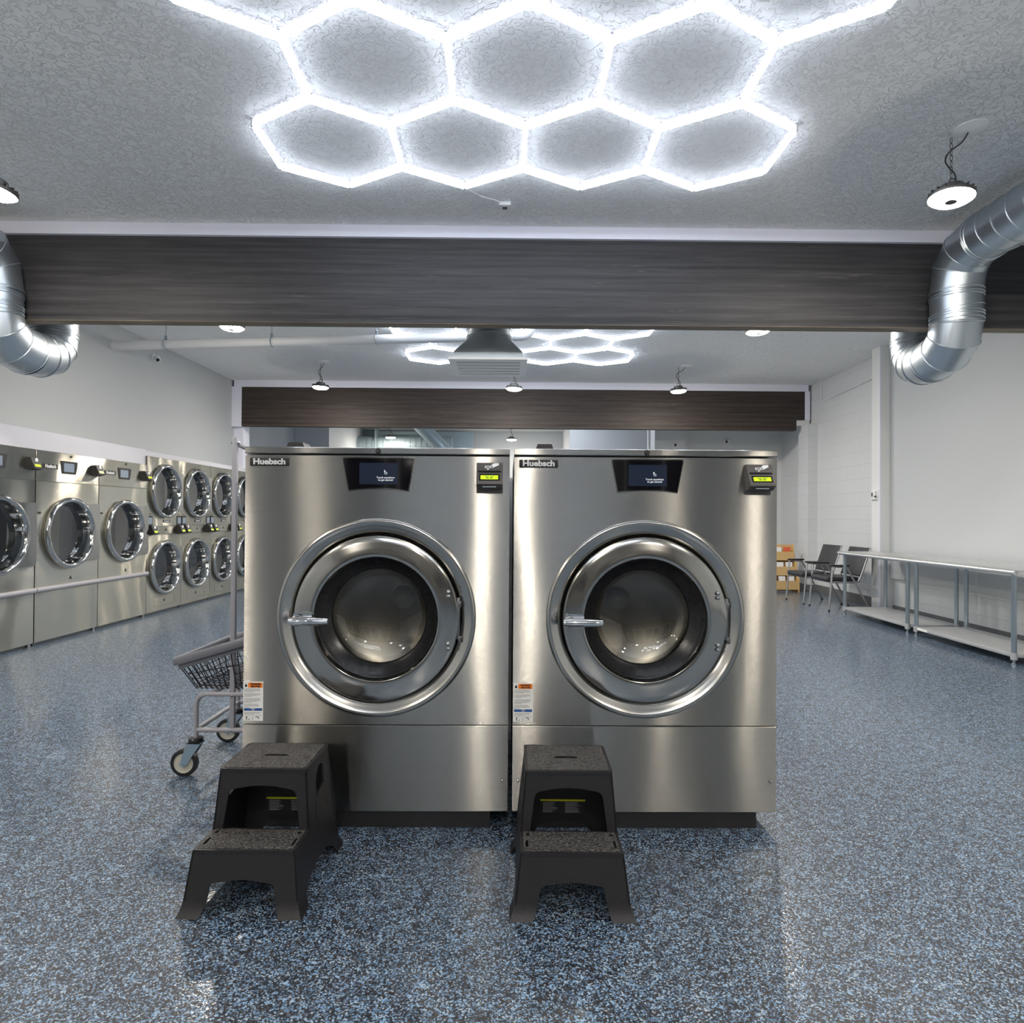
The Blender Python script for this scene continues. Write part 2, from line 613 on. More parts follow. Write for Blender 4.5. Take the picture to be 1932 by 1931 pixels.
def thing(name, label, cat, loc=(0, 0, 0), rz=0.0, group=None):
    o = bpy.data.objects.new(name, None)
    o.empty_display_size = 0.1
    COL.objects.link(o)
    o.location = loc
    o.rotation_euler = (0, 0, rz)
    o['label'] = label
    o['category'] = cat
    if group:
        o['group'] = group
    return o


def tag(o, label, cat, group=None):
    o['label'] = label
    o['category'] = cat
    if group:
        o['group'] = group
    return o


def struct(name, mb, mat, loc=(0, 0, 0), rz=0.0):
    o = add(name, mb, mat, None, loc)
    o.rotation_euler = (0, 0, rz)
    o['kind'] = 'structure'
    return o


def dup(root, loc, rz=0.0, label=None):
    r = root.copy()
    COL.objects.link(r)
    r.location = loc
    r.rotation_euler = (0, 0, rz)
    if label:
        r['label'] = label
    for ch in list(root.children):
        c = ch.copy()
        COL.objects.link(c)
        c.parent = r
        for g in list(ch.children):
            d = g.copy()
            COL.objects.link(d)
            d.parent = c
    return r


def text_mesh(body, size, bold=0.0, depth=0.0006, align='CENTER'):
    cu = bpy.data.curves.new('lettering', 'FONT')
    cu.body = body
    cu.size = size
    cu.extrude = depth
    cu.offset = bold
    cu.align_x = align
    cu.align_y = 'CENTER'
    cu.resolution_u = 4
    ob = bpy.data.objects.new('lettering', cu)
    COL.objects.link(ob)
    dg = bpy.context.evaluated_depsgraph_get()
    dg.update()
    me = bpy.data.meshes.new_from_object(ob.evaluated_get(dg))
    bpy.data.objects.remove(ob)
    bpy.data.curves.remove(cu)
    return me


_TEXT = {}


def text(body, size, mat, parent, loc, face='front', bold=0.0, name='lettering', sx=1.0, sy=1.0):
    """lettering that reads from -y (front) or +x (right)."""
    key = (body, size, bold, mat)
    if key not in _TEXT:
        me = text_mesh(body, size, bold)
        me.materials.clear()
        me.materials.append(MATS[mat])
        _TEXT[key] = me
    o = bpy.data.objects.new(name, _TEXT[key])
    COL.objects.link(o)
    o.parent = parent
    o.location = loc
    o.rotation_euler = (R(90), 0, 0)
    o.scale = (sx, sy, 1)
    return o


def arc(cx, cy, r, a0, a1, n, ry=None):
    ry = r if ry is None else ry
    return [(cx + r * math.cos(R(a0 + (a1 - a0) * i / n)), cy + ry * math.sin(R(a0 + (a1 - a0) * i / n))) for i in range(n + 1)]


def circle(cx, cy, r, n=48):
    return [(cx + r * math.cos(2 * math.pi * i / n), cy + r * math.sin(2 * math.pi * i / n)) for i in range(n)]


def rrect(x0, x1, y0, y1, r, n=4):
    return arc(x1 - r, y1 - r, r, 0, 90, n) + arc(x0 + r, y1 - r, r, 90, 180, n) + arc(x0 + r, y0 + r, r, 180, 270, n) + arc(x1 - r, y0 + r, r, 270, 360, n)


# ------------------------------------------------------------------ the room
YAW = 0.02
XL, XR, XF = -4.90, 4.97, 5.06       # left wall, near right wall, far right wall
ZC = 3.54
Y0, Y1 = -8.5, 17.4
struct('floor', MB().box(-5.2, 5.4, Y0 - 0.1, Y1 + 0.1, -0.06, 0.0), 'flake_epoxy')
struct('ceiling', MB().box(-5.2, 5.4, Y0 - 0.1, Y1 + 0.1, ZC, ZC + 0.06), 'knockdown_plaster')
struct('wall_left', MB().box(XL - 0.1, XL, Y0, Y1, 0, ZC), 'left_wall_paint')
struct('wall_right', MB().box(XR, XR + 0.12, Y0, 8.60, 0, ZC).box(XF, XF + 0.1, 8.60, 12.45, 0, ZC), 'painted_block')
struct('wall_right_upper', MB().box(XR - 0.045, XR + 0.001, Y0, 8.55, 0.455, ZC), 'grey_wall_paint')
struct('wall_far', MB().box(-5.0, 5.2, Y1, Y1 + 0.1, 0, ZC), 'grey_wall_paint')
struct('wall_far_right', MB().box(2.5, XF + 0.05, 12.4, 12.5, 0, ZC), 'white_wall_paint')
struct('wall_far_nook', MB().box(2.54, 3.10, 12.0, 12.42, 0, ZC), 'white_wall_paint')
struct('wall_far_middle', MB().box(1.27, 3.3, 15.0, 15.12, 0, ZC).box(1.20, 1.27, 15.0, Y1, 0, ZC), 'white_wall_paint')
struct('wall_far_left', MB().box(XL, -4.13, 14.0, Y1, 0, ZC), 'grey_wall_paint')
# pilasters of the right wall
struct('wall_pilaster_near', MB().box(4.80, XF + 0.02, 8.56, 8.78, 0, ZC), 'white_wall_paint')
struct('trim_1', MB().box(4.785, 4.80, 8.56, 8.575, 0, ZC), 'white_trim_paint')
struct('wall_pilaster_far', MB().box(4.90, XF + 0.02, 10.92, 11.30, 0, 2.84), 'painted_block')
struct('wall_pilaster_left', MB().box(XL - 0.02, -4.74, 11.04, 11.30, 0, ZC), 'white_trim_paint')
# behind the camera: shop front
mbf = MB()
wins = [(-4.2, -2.4), (-2.2, -0.4), (0.6, 2.4), (2.6, 4.3)]
mbf.plate([(-5.0, 0), (5.2, 0), (5.2, ZC), (-5.0, ZC)], [[(a, 0.5), (b, 0.5), (b, 2.6), (a, 2.6)] for a, b in wins],
          lambda u, v, w: Vector((u, Y0 - w, v)), 0.12)
struct('wall_front', mbf, 'warm_wall_paint')
for i, (a, b) in enumerate(wins):
    w = struct('window_%d' % (i + 1), MB().box(a, b, Y0 - 0.08, Y0 - 0.06, 0.5, 2.6), 'night_glass')
    fr = MB()
    for x in (a, (a + b) / 2 - 0.03, b - 0.06):
        fr.box(x, x + 0.06, Y0 - 0.1, Y0 - 0.02, 0.5, 2.6)
    for z in (0.5, 2.54):
        fr.box(a, b, Y0 - 0.1, Y0 - 0.02, z, z + 0.06)
    add('window_frame', fr, 'window_frame_white', w)
struct('wall_service', MB().box(-0.95, 0.95, 3.70, 3.80, 0, 1.46), 'grey_wall_paint')
# baseboards
struct('baseboard_right', MB().box(XR - 0.012, XR, Y0, 8.56, 0, 0.10).box(4.80 - 0.0, XF, 8.548, 8.56, 0, 0.0001), 'grey_vinyl')
struct('baseboard_right_far', MB().box(XF - 0.012, XF, 8.78, 10.92, 0, 0.12).box(4.89, 4.90, 10.92, 11.3, 0, 0.12)
       .box(4.89, XF, 10.908, 10.92, 0, 0.12).box(XF - 0.012, XF, 11.3, 12.4, 0, 0.12), 'grey_vinyl')
struct('baseboard_far', MB().box(3.10, XF, 12.388, 12.40, 0, 0.12), 'grey_vinyl')
# bulkhead above the dryers
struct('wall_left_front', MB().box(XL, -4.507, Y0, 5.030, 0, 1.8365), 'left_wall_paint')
struct('trim_2', MB().box(XL, -4.505, Y0, 7.742, 1.836, 2.018).box(XL, -4.505, 7.742, 11.04, 1.945, 2.004), 'band_paint')


def cross_member(name, mb, mat, loc):
    return add(name, mb, mat, None, loc)


# near beam: origin at room centre, rotated with the cross axis
b1 = add('wooden_beam', MB().box(-4.92, 4.90, 0, 0.125, 2.772, 3.447, 0.006), 'dark_beam_wood', None, (0, 5.12, 0))
add('bottom_face', MB().box(-4.91, 4.89, 0.004, 0.121, 2.7690, 2.7735), 'pale_brown_wood', b1)  # thin slab in a paler brown along the underside
b1.rotation_euler[2] = YAW * 0.9
tag(b1, 'long dark grey stained timber beam crossing the ceiling above the two front washing machines', 'beam')
t = struct('trim_3', MB().box(-4.95, 4.98, -0.03, 0.16, 3.445, ZC + 0.001), 'white_trim_paint', (0, 5.12, 0), YAW * 0.9)
# far beam and its white header
b2 = add('wooden_beam', MB().plate([(-4.735, 2.755), (4.80, 2.755), (4.80, 2.935), (4.945, 2.935), (4.945, 3.432), (-4.735, 3.432)], [],
                                   lambda u, v, w: Vector((u, w, v)), 0.13), 'brown_beam_wood', None, (0, 11.05, 0))
b2.rotation_euler[2] = YAW
tag(b2, 'distant dark brown timber beam with a notched right end across the back of the room', 'beam')
struct('trim_4', MB().box(-4.86, 5.0, -0.02, 0.2, 3.425, ZC + 0.001).box(4.945, 5.03, -0.01, 0.2, 2.93, 3.43).box(-4.90, -4.735, -0.01, 0.2, 2.745, 3.43),
       'white_trim_paint', (0, 11.05, 0), YAW)
struct('trim_5', MB().box(4.80, 5.03, 0.0, 0.2, 2.84, 2.93), 'white_wall_paint', (0, 11.06, 0), YAW)

# ------------------------------------------------------------------ hexagon lights
S = 0.457


def hex_grid(cx, cy, label, cord_to=None):
    root = thing('hexagon_light', label, 'ceiling light', (cx, cy, ZC), YAW * 0.8)
    w = math.sqrt(3) * S
    rows = [(0, 0.5, 3), (1.5 * S, 0, 4), (-1.5 * S, 0, 4)]
    edges = {}
    nodes = {}
    for yy, _, n in rows:
        for k in range(n):
            hx = (k - (n - 1) / 2) * w
            cs = [(hx + S * math.sin(R(60 * q)), yy + S * math.cos(R(60 * q))) for q in range(6)]
            for q in range(6):
                a, b = cs[q], cs[(q + 1) % 6]
                ka, kb = (round(a[0], 3), round(a[1], 3)), (round(b[0], 3), round(b[1], 3))
                edges[tuple(sorted((ka, kb)))] = 1
                nodes[ka] = 1
    for ka, kb in edges:
        a, b = Vector((*ka, 0)), Vector((*kb, 0))
        d = (b - a).normalized()
        n = Vector((-d.y, d.x, 0))
        a2, b2 = a + d * 0.008, b - d * 0.008
        mb = MB()
        # U profile: luminous rounded front below, milky housing above
        prof = [(-0.0125, -0.038), (-0.0085, -0.0445), (0, -0.0465), (0.0085, -0.0445), (0.0125, -0.038)]
        ra = [mb.bm.verts.new(a2 + n * p[0] + Vector((0, 0, p[1]))) for p in prof]
        rb = [mb.bm.verts.new(b2 + n * p[0] + Vector((0, 0, p[1]))) for p in prof]
        for i in range(len(prof) - 1):
            mb.bm.faces.new((ra[i], rb[i], rb[i + 1], ra[i + 1]))
        pr2 = [(-0.0125, -0.038), (-0.0125, -0.022), (-0.011, -0.006), (0.011, -0.006), (0.0125, -0.022), (0.0125, -0.038)]
        ha = [mb.bm.verts.new(a2 + n * p[0] + Vector((0, 0, p[1]))) for p in pr2]
        hb = [mb.bm.verts.new(b2 + n * p[0] + Vector((0, 0, p[1]))) for p in pr2]
        for i in range(5):
            f = mb.bm.faces.new((ha[i], hb[i], hb[i + 1], ha[i + 1]))
            f.material_index = 1
        add('light_tube', mb, ['hex_light', 'hex_side'], root)
    for kx, ky in nodes:
        add('connector', MB().lathe([(0, -0.044), (0.012, -0.043), (0.0155, -0.036), (0.0155, -0.004), (0, -0.004)], (kx, ky, 0), 'Z', 8), 'white_plastic', root)
        if kx == min(n[0] for n in nodes) and False:
            pass
    return root


hg = hex_grid(0.035, 3.2845, 'white glowing hexagon tube light on the ceiling in front of the near timber beam')
add('power_cord', MB().tube([(-0.39, 1.148, -0.02), (-0.385, 1.19, -0.012), (-0.35, 1.26, -0.008), (-0.28, 1.32, -0.012), (-0.2, 1.36, -0.010), (-0.15, 1.40, -0.012)], 0.004, 6),
    'white_plastic', hg)
hex_grid(0.02, 8.44, 'white glowing hexagon tube light in the second bay, half hidden by the near beam')
hex_grid(0.0, 13.35, 'unseen white hexagon tube light added to brighten the last bay, behind the far beam')  # unseen grid, added to light the far walls
hex_grid(0.03, -3.7, 'unseen white hexagon tube light added behind the viewer for more cool light')  # unseen grid, added for cool light on ceiling and beam trim
ob = thing('outlet_box', 'small square white ceiling outlet box where the hexagon light is plugged in', 'outlet', (-0.11, 4.725, ZC))
add('cover_plate', MB().box(-0.045, 0.045, -0.045, 0.045, -0.03, 0, 0.006), 'white_plastic', ob)
add('socket', MB().box(-0.018, 0.018, -0.018, 0.018, -0.034, -0.028, 0.003), 'reader_grey', ob)


# ------------------------------------------------------------------ high bay lamps
def make_lamp(label, x, y, zl, tilt=(0, 0), off=(0.0, -0.15), group='round high bay lamps'):
    """origin at the ceiling; the lens hangs at height zl."""
    root = thing('high_bay_lamp', label, 'lamp', (x, y, ZC), 0, group)
    h = zl - ZC
    px, py = off
    add('canopy', MB().lathe([(0, -0.022), (0.03, -0.020), (0.055, -0.014), (0.088, -0.005), (0.09, 0), (0, 0)], (-px, -py, 0), 'Z', 28), 'canopy_white', root)
    tm = Matrix.Translation((0, 0, h)) @ Matrix.Rotation(tilt[0], 4, 'X') @ Matrix.Rotation(tilt[1], 4, 'Y') @ Matrix.Scale(0.84, 4)
    hb = MB()
    hb.lathe([(0.146, 0.000), (0.150, 0.008), (0.150, 0.020), (0.135, 0.030), (0.095, 0.040), (0.080, 0.045), (0.078, 0.085), (0.070, 0.092), (0, 0.092)], (0, 0, 0), 'Z', 36)
    for k in range(18):
        a = 2 * math.pi * k / 18
        c, s = math.cos(a), math.sin(a)
        m0 = MB()
        m0.box(0.082, 0.146, -0.003, 0.003, 0.022, 0.046, 0)
        m0.xform(Matrix.Rotation(a, 4, 'Z'))
        tmp = bpy.data.meshes.new('t')
        m0.bm.to_mesh(tmp)
        m0.bm.free()
        hb.bm.from_mesh(tmp)
        bpy.data.meshes.remove(tmp)
    hb.xform(tm)
    hs = add('housing', hb, 'lamp_body', root, fix=True)
    ln = MB().lathe([(0.037, -0.030), (0.075, -0.030), (0.108, -0.024), (0.128, -0.012), (0.136, 0.002)], (0, 0, 0), 'Z', 28)
    ln.xform(tm)
    add('lens', ln, 'lamp_light', root)
    ct = MB().lathe([(0.038, -0.031), (0.032, -0.027), (0, -0.027)], (0, 0, 0), 'Z', 16)
    ct.xform(tm)
    add('sensor_cap', ct, 'reader_grey', root)
    hk = MB().tube([(-0.022, 0, 0.09), (-0.022, 0, 0.13), (-0.012, 0, 0.146), (0.012, 0, 0.146), (0.022, 0, 0.13), (0.022, 0, 0.09)], 0.005, 6)
    hk.xform(tm)
    add('bracket', hk, 'lamp_body', root)
    ch = MB()
    z0 = h + 0.119
    n = max(2, int(-z0 / 0.032))
    for k in range(n):
        zc = z0 * (1 - (k + 0.5) / n)
        hl = -z0 / n * 0.62
        pts = []
        for q in range(12):
            a = 2 * math.pi * q / 12
            lx, lz = 0.0075 * math.cos(a), hl * math.sin(a)
            pts.append((lx, 0, zc + lz) if k % 2 else (0, lx, zc + lz))
        ch.tube(pts, 0.002, 5, closed=True)
    add('chain', ch, 'lamp_body', root)
    dx, dy = -px, -py
    cd = [(dx * 0.85, dy * 0.85, -0.02), (dx * 0.55, dy * 0.5, h * 0.16), (-0.012, 0.004, h * 0.24), (-0.032, 0.006, h * 0.38), (-0.012, 0.0, h * 0.50), (0.02, 0.0, h * 0.60), (0.028, 0.0, h + 0.100), (0.03, 0, h + 0.074)]
    # smooth the cord
    sm = []
    for i in range(len(cd) - 1):
        p0 = Vector(cd[max(0, i - 1)]); p1 = Vector(cd[i]); p2 = Vector(cd[i + 1]); p3 = Vector(cd[min(len(cd) - 1, i + 2)])
        for t in (0, 0.25, 0.5, 0.75):
            sm.append(0.5 * ((2 * p1) + (-p0 + p2) * t + (2 * p0 - 5 * p1 + 4 * p2 - p3) * t * t + (-p0 + 3 * p1 - 3 * p2 + p3) * t ** 3))
    sm.append(Vector(cd[-1]))
    add('cord', MB().tube(sm, 0.0045, 6), 'black_plastic', root)
    return root


LZ = 3.172
make_lamp('round high bay lamp on chain, nearest at right before the near beam', 2.60, 3.89, LZ, (R(-3), R(6)), (-0.05, 0.10))
make_lamp('round high bay lamp cut by the left edge, above the left silver duct', -3.17, 3.83, LZ, (R(-3), R(8)), (-0.05, 0.10))
make_lamp('round high bay lamp peeking under the near beam, left of the white pipe hangers', -2.97, 6.62, LZ, (0, R(2)), (-0.08, 0.10))
make_lamp('round high bay lamp peeking under the near beam toward the right silver duct', 2.48, 6.69, LZ, (0, R(-4)), (-0.08, 0.10))
make_lamp('round high bay lamp hanging at left in front of the far brown beam', -3.0, 9.71, LZ, (0, R(2)), (-0.08, 0.10))
make_lamp('round high bay lamp hanging below the square air diffuser before the far beam', -0.07, 9.75, LZ, (0, R(2)), (-0.02, 0.10))
make_lamp('round high bay lamp hanging at right in front of the far brown beam', 2.45, 9.87, LZ, (0, R(-3)), (-0.09, 0.10))
make_lamp('tiny distant high bay lamp by the grey duct, seen over the left washing machine', -3.16, 15.9, LZ, (0, 0), (0, 0.1))
make_lamp('tiny distant high bay lamp seen above the gap between the washing machines', -0.17, 16.2, LZ, (0, 0), (0, 0.1))
for (x, y) in ((-3.2, 0.9), (2.7, 0.9), (-3.55, -2.2), (-0.02, -1.6), (3.25, -2.2), (-3.2, -5.4), (2.7, -5.4), (0.0, -5.8)):
    make_lamp('round high bay lamp in the bay behind the viewer', x, y, LZ, group='lamps behind the viewer')


# ------------------------------------------------------------------ silver ducts
def bezier_bend(p0, p1, p2, n):
    return [p0 * (1 - t) ** 2 + p1 * 2 * t * (1 - t) + p2 * t * t for t in [i / n for i in range(n + 1)]]


def duct(label, x1, y1, x2, y2, zrun, zbot, r, y_start):
    root = thing('duct', label, 'duct', (x1, y1, ZC))
    o = Vector((x1, y1, ZC))

    def seg(name, pts, bands=True, spiral=False, extra=0.0):
        mb = MB()
        pts = [Vector(p) - o for p in pts]
        mb.tube(pts, r + extra, 40, caps=False)
        if bands:
            for i, p in enumerate(pts):
                d = (pts[min(i + 1, len(pts) - 1)] - pts[max(i - 1, 0)]).normalized()
                mb.tube([p - d * 0.007, p - d * 0.003, p + d * 0.003, p + d * 0.007], r, 40, caps=False, radii=[r + 0.001, r + 0.006 + extra, r + 0.006 + extra, r + 0.001])
        if spiral:
            a, b = pts[0], pts[-1]
            d = (b - a).normalized()
            ref = Vector((0, 0, 1)) if abs(d.z) < 0.9 else Vector((1, 0, 0))
            u = d.cross(ref).normalized()
            v = d.cross(u)
            ln = (b - a).length
            turns = ln / 0.14
            nn = int(turns * 30)
            sp = [a + d * (ln * i / nn) + (u * math.cos(2 * math.pi * turns * i / nn) + v * math.sin(2 * math.pi * turns * i / nn)) * (r + 0.002) for i in range(nn + 1)]
            mb.tube(sp, 0.0035, 5, caps=False)
        return add(name, mb, 'galvanized_duct', root, angle=14)
    k = 0.30
    ztop = zrun
    # horizontal run toward the camera side
    pA = Vector((x1, y1 - k, ztop))
    seg('duct_section', [(x1, y_start, ztop), pA], True, True)
    el1 = [pA + Vector((0, -0.03, 0))] + bezier_bend(pA, Vector((x1, y1, ztop)), Vector((x1, y1, ztop - k)), 3) + [Vector((x1, y1, ztop - k - 0.03))]
    seg('elbow', el1)
    zb = zbot + 0.215
    seg('duct_section', [(x1, y1, ztop - k), (x1, y1, ztop - k - 0.05), (x1, y1, zb + 0.05), (x1, y1, zb)], True, True)
    ym = (y1 + y2) / 2
    xm = (x1 + x2) / 2
    el2 = [Vector((x1, y1, zb + 0.03))] + bezier_bend(Vector((x1, y1, zb)), Vector((x1, y1, zbot)), Vector((xm, ym, zbot)), 3)
    seg('elbow', el2)
    el3 = bezier_bend(Vector((xm, ym, zbot)), Vector((x2, y2, zbot)), Vector((x2, y2, zb)), 4) + [Vector((x2, y2, zb + 0.03))]
    seg('elbow', el3)
    seg('duct_section', [(x2, y2, zb), (x2, y2, zb + 0.05), (x2, y2, ZC)], True, True)
    return root


duct('shiny silver round duct dipping under the near beam at the right edge', 3.355, 4.96, 3.455, 5.66, 3.28, 2.54, 0.176, -2.0)
duct('shiny silver round duct dipping under the near beam at the left edge', -3.98, 4.83, -4.03, 5.53, 3.24, 2.55, 0.184, -2.0)

# ------------------------------------------------------------------ air diffuser
ad = thing('air_diffuser', 'square white ceiling air diffuser on a flared metal hood under the near beam', 'air vent', (-0.265, 5.75, 2.56), 0.01)
hw = 0.297
mb = MB()
nS = 48
sq = []
for i in range(nS):
    a = 2 * math.pi * i / nS
    c, s = math.cos(a), math.sin(a)
    k = hw / max(abs(c), abs(s))
    sq.append((c * k, s * k))
rings = []
for z, t in ((0.02, 0.0), (0.065, 0.0), (0.075, 0.02), (0.14, 0.36), (0.21, 0.72), (0.275, 1.0)):
    rr = []
    for i in range(nS):
        a = 2 * math.pi * i / nS
        cx, cy = math.cos(a) * 0.198, math.sin(a) * 0.198
        rr.append(mb.bm.verts.new((sq[i][0] * (1 - t) + cx * t, sq[i][1] * (1 - t) + cy * t, z)))
    rings.append(rr)
for a, b in zip(rings[:-1], rings[1:]):
    mb.bridge(a, b)
add('hood', mb, 'hood_steel', ad, angle=25)
mb = MB().lathe([(0.199, 0.27), (0.204, 0.275), (0.204, 0.285), (0.199, 0.29), (0.199, 0.33), (0.205, 0.335), (0.205, 0.345), (0.199, 0.35), (0.199, 0.98)], (0, 0, 0), 'Z', 40)
add('neck', mb, 'galvanized_duct', ad, angle=20)
gf = MB().plate([(-0.335, -0.335), (0.335, -0.335), (0.335, 0.335), (-0.335, 0.335)], [[(-0.275, -0.275), (0.275, -0.275), (0.275, 0.275), (-0.275, 0.275)]],
                lambda u, v, w: Vector((u, v, w)), 0.02)
gr = add('frame', gf, 'white_enamel', ad)
lv = MB()
for k in range(6):
    y = -0.275 + k * 0.55 / 5
    lv.box(-0.277, 0.277, y - 0.028, y + 0.028, -0.001, 0.008)
add('grille', lv, 'white_enamel', ad)
lv = MB()
for k in range(45):
    x = -0.27 + k * 0.54 / 44
    lv.box(x - 0.003, x + 0.003, -0.276, 0.276, 0.002, 0.014)
add('louvers', lv, 'white_enamel', ad)
add('shade_plate', MB().box(-0.29, 0.29, -0.29, 0.29, 0.022, 0.028), 'grille_shadow', ad)  # dark plate standing in for the shade behind the louvers

# ------------------------------------------------------------------ white drain pipe
dp = thing('drain_pipe', 'long white drain pipe hung below the ceiling behind the near beam', 'pipe', (0, 7.7, 3.3))
add('pipe', MB().tube([(-4.9, 0.02, -0.03), (0.03, 0, 0.10), (0.075, 0, 0.112), (0.115, 0, 0.14), (0.135, 0, 0.18), (0.14, 0, 0.239)], 0.055, 20), 'pipe_white', dp)
add('elbow', MB().tube([(-0.06, 0, 0.098), (0.03, 0, 0.101), (0.075, 0, 0.113), (0.115, 0, 0.142), (0.135, 0, 0.18), (0.139, 0, 0.215)], 0.062, 20), 'pipe_white', dp)
for x in (-4.25, -2.97, -1.71):
    zz = -0.03 + (x + 4.9) / 4.93 * 0.13
    h = MB().tube([(x, 0.062 * math.cos(R(a)), zz + 0.062 * math.sin(R(a))) for a in range(0, 360, 20)], 0.005, 6, closed=True)
    h.box(x - 0.012, x + 0.012, -0.012, 0.012, zz + 0.055, zz + 0.10)
    h.cyl((x, 0, zz + 0.09), (x, 0, 0.239), 0.005, seg=8)
    add('hanger', h, 'leg_steel', dp)

# ------------------------------------------------------------------ washing machines
WW = 1.043


def make_washer():
    root = thing('washing_machine', 'left of the two large stainless washing machines facing the viewer', 'washing machine', (0, 0, 0), 0, 'front pair of large washing machines')
    hwd = WW / 2
    dep = 1.05
    cab = MB()
    cab.plate([(-hwd + 0.004, 0.07), (hwd - 0.004, 0.07), (hwd - 0.004, 1.475), (-hwd + 0.004, 1.475)], [circle(0, 0.835, 0.345, 40)],
              lambda u, v, w: Vector((u, 0.012 + w, v)), 0.004)
    cab.box(-hwd + 0.002, -hwd + 0.008, 0.012, dep, 0.07, 1.475)
    cab.box(hwd - 0.008, hwd - 0.002, 0.012, dep, 0.07, 1.475)
    cab.box(-hwd + 0.002, hwd - 0.002, dep - 0.006, dep, 0.07, 1.475)
    cab.box(-hwd + 0.002, hwd - 0.002, 0.012, dep, 0.07, 0.076)
    add('cabinet', cab, 'dark_cabinet_steel', root)
    add('base', MB().box(-hwd + 0.07, hwd - 0.07, 0.025, dep - 0.05, 0, 0.072), 'black_plastic', root)  # recessed base, set forward and black to stand for the shaded floor underneath
    # front sheet with a slightly bent back rim
    cz = 0.835

    def bow(x):
        return 0.0040 * max(0.0, (abs(x) - 0.30) / (hwd - 0.30)) ** 2

    def bowed(mb_, z0, z1, th, y_=0.0, n_=40, lip=True):
        cols = []
        for i in range(n_ + 1):
            x = -hwd + WW * i / n_
            y = y_ + bow(x)
            cols.append([mb_.bm.verts.new(p) for p in ((x, y + 0.003, z0), (x, y, z0 + 0.003), (x, y, z1 - 0.003), (x, y + 0.003, z1), (x, y_ + th, z1), (x, y_ + th, z0))])
        for a_, b_ in zip(cols[:-1], cols[1:]):
            mb_.bridge(a_, b_)
        mb_.bm.faces.new(cols[0][::-1])
        mb_.bm.faces.new(cols[-1])
        return mb_
    fp = MB()
    zlo, zhi, hr = 0.4145, 1.4715, 0.392
    rim_pts = []
    nx_, nz_ = 32, 32
    for i in range(nx_):
        rim_pts.append((-hwd + WW * i / nx_, zlo))
    for i in range(nz_):
        rim_pts.append((hwd, zlo + (zhi - zlo) * i / nz_))
    for i in range(nx_):
        rim_pts.append((hwd - WW * i / nx_, zhi))
    for i in range(nz_):
        rim_pts.append((-hwd, zhi - (zhi - zlo) * i / nz_))
    prev = None
    NR = 14
    for q in range(NR + 1):
        t_ = q / NR
        ring_ = []
        for (x, z) in rim_pts:
            a_ = math.atan2(z - cz, x)
            xx = hr * math.cos(a_) * (1 - t_) + x * t_
            zz = cz + hr * math.sin(a_) * (1 - t_) + (z - cz) * t_
            ring_.append(fp.bm.verts.new((xx, bow(xx), zz)))
        if prev:
            fp.bridge(prev, ring_)
        prev = ring_
    back_ = [fp.bm.verts.new((x, 0.012, z)) for x, z in rim_pts]
    fp.bridge(prev, back_)
    add('front_panel', fp, 'brushed_steel', root, angle=30)
    kp = bowed(MB(), 0.072, 0.4105, 0.012)
    k = add('kick_panel', kp, 'brushed_steel', root, angle=20)
    for sx in (-1, 1):
        add('screw', MB().sphere((sx * (hwd - 0.022), -0.002, 0.197), 0.006, 10, 6), 'chrome', k)
    lid = bowed(MB(), 1.4785, 1.505, 0.05, -0.006)
    lid.box(-hwd + 0.001, hwd - 0.001, 0.02, dep, 1.479, 1.5045)
    ld = add('top_lid', lid, 'brushed_steel', root, angle=30)
    lk = MB().lathe([(0, -0.010), (0.005, -0.012), (0.009, -0.0115), (0.011, -0.006), (0.011, 0)], (0.003, -0.003, 1.492), 'Y', 20)
    lk.box(-0.007, 0.013, -0.006, -0.003, 1.478, 1.483)
    add('lock', lk, 'black_plastic', ld)
    ho = MB().plate([(-0.045, 1.504), (0.045, 1.504), (0.030, 1.546), (-0.030, 1.546)], [], lambda u, v, w: Vector((u - 0.39, 0.2 + w, v)), 0.10)
    add('vent_cap', ho, 'black_plastic', root)
    # pressed surround of the door
    sr = MB().lathe([(0.3925, 0.004), (0.392, -0.001), (0.387, -0.008), (0.380, -0.0105), (0.372, -0.009), (0.362, -0.002), (0.350, 0.004), (0.340, 0.010), (0.3325, 0.018), (0.3315, 0.03)],
                    (0, 0, cz), 'Y', 96)
    add('door_surround', sr, 'surround_steel', root, angle=60)
    gp = MB().lathe([(0.3318, 0.024), (0.329, 0.030), (0.300, 0.034)], (0, 0, cz), 'Y', 80)
    add('door_gap_seal', gp, 'rubber', root, angle=60)
    dr = MB().lathe([(0.3265, 0.030), (0.3268, 0.006), (0.3255, 0.000), (0.322, -0.004), (0.316, -0.0060), (0.300, -0.0080), (0.280, -0.0105), (0.260, -0.0130), (0.250, -0.0135), (0.2440, -0.0115), (0.2405, -0.006), (0.238, 0.004), (0.237, 0.02)],
                    (0, 0, cz - 0.004), 'Y', 96)
    door = add('door', dr, 'polished_steel', root, angle=24)
    gk = MB().lathe([(0.238, 0.006), (0.232, 0.012), (0.224, 0.028), (0.212, 0.036), (0.204, 0.052), (0.196, 0.056), (0.189, 0.066)], (0, 0, cz - 0.002), 'Y', 80)
    add('door_gasket', gk, 'rubber', door, angle=60)
    gl = MB().lathe([(0.191, 0.060), (0.186, 0.075), (0.175, 0.090), (0.15, 0.103), (0.10, 0.113), (0.05, 0.117), (0, 0.118)], (0, 0, cz), 'Y', 64)
    add('door_glass', gl, 'door_glass', door, angle=60, fix='front')
    hd = MB()
    hd.lathe([(0, -0.062), (0.015, -0.060), (0.021, -0.052), (0.021, -0.016)], (-0.300, 0, cz - 0.008), 'Y', 20)
    hp = [Vector((-0.326 + 0.150 * i / 8, -0.052 - 0.006 * math.sin(math.pi * i / 8), cz - 0.008)) for i in range(9)]
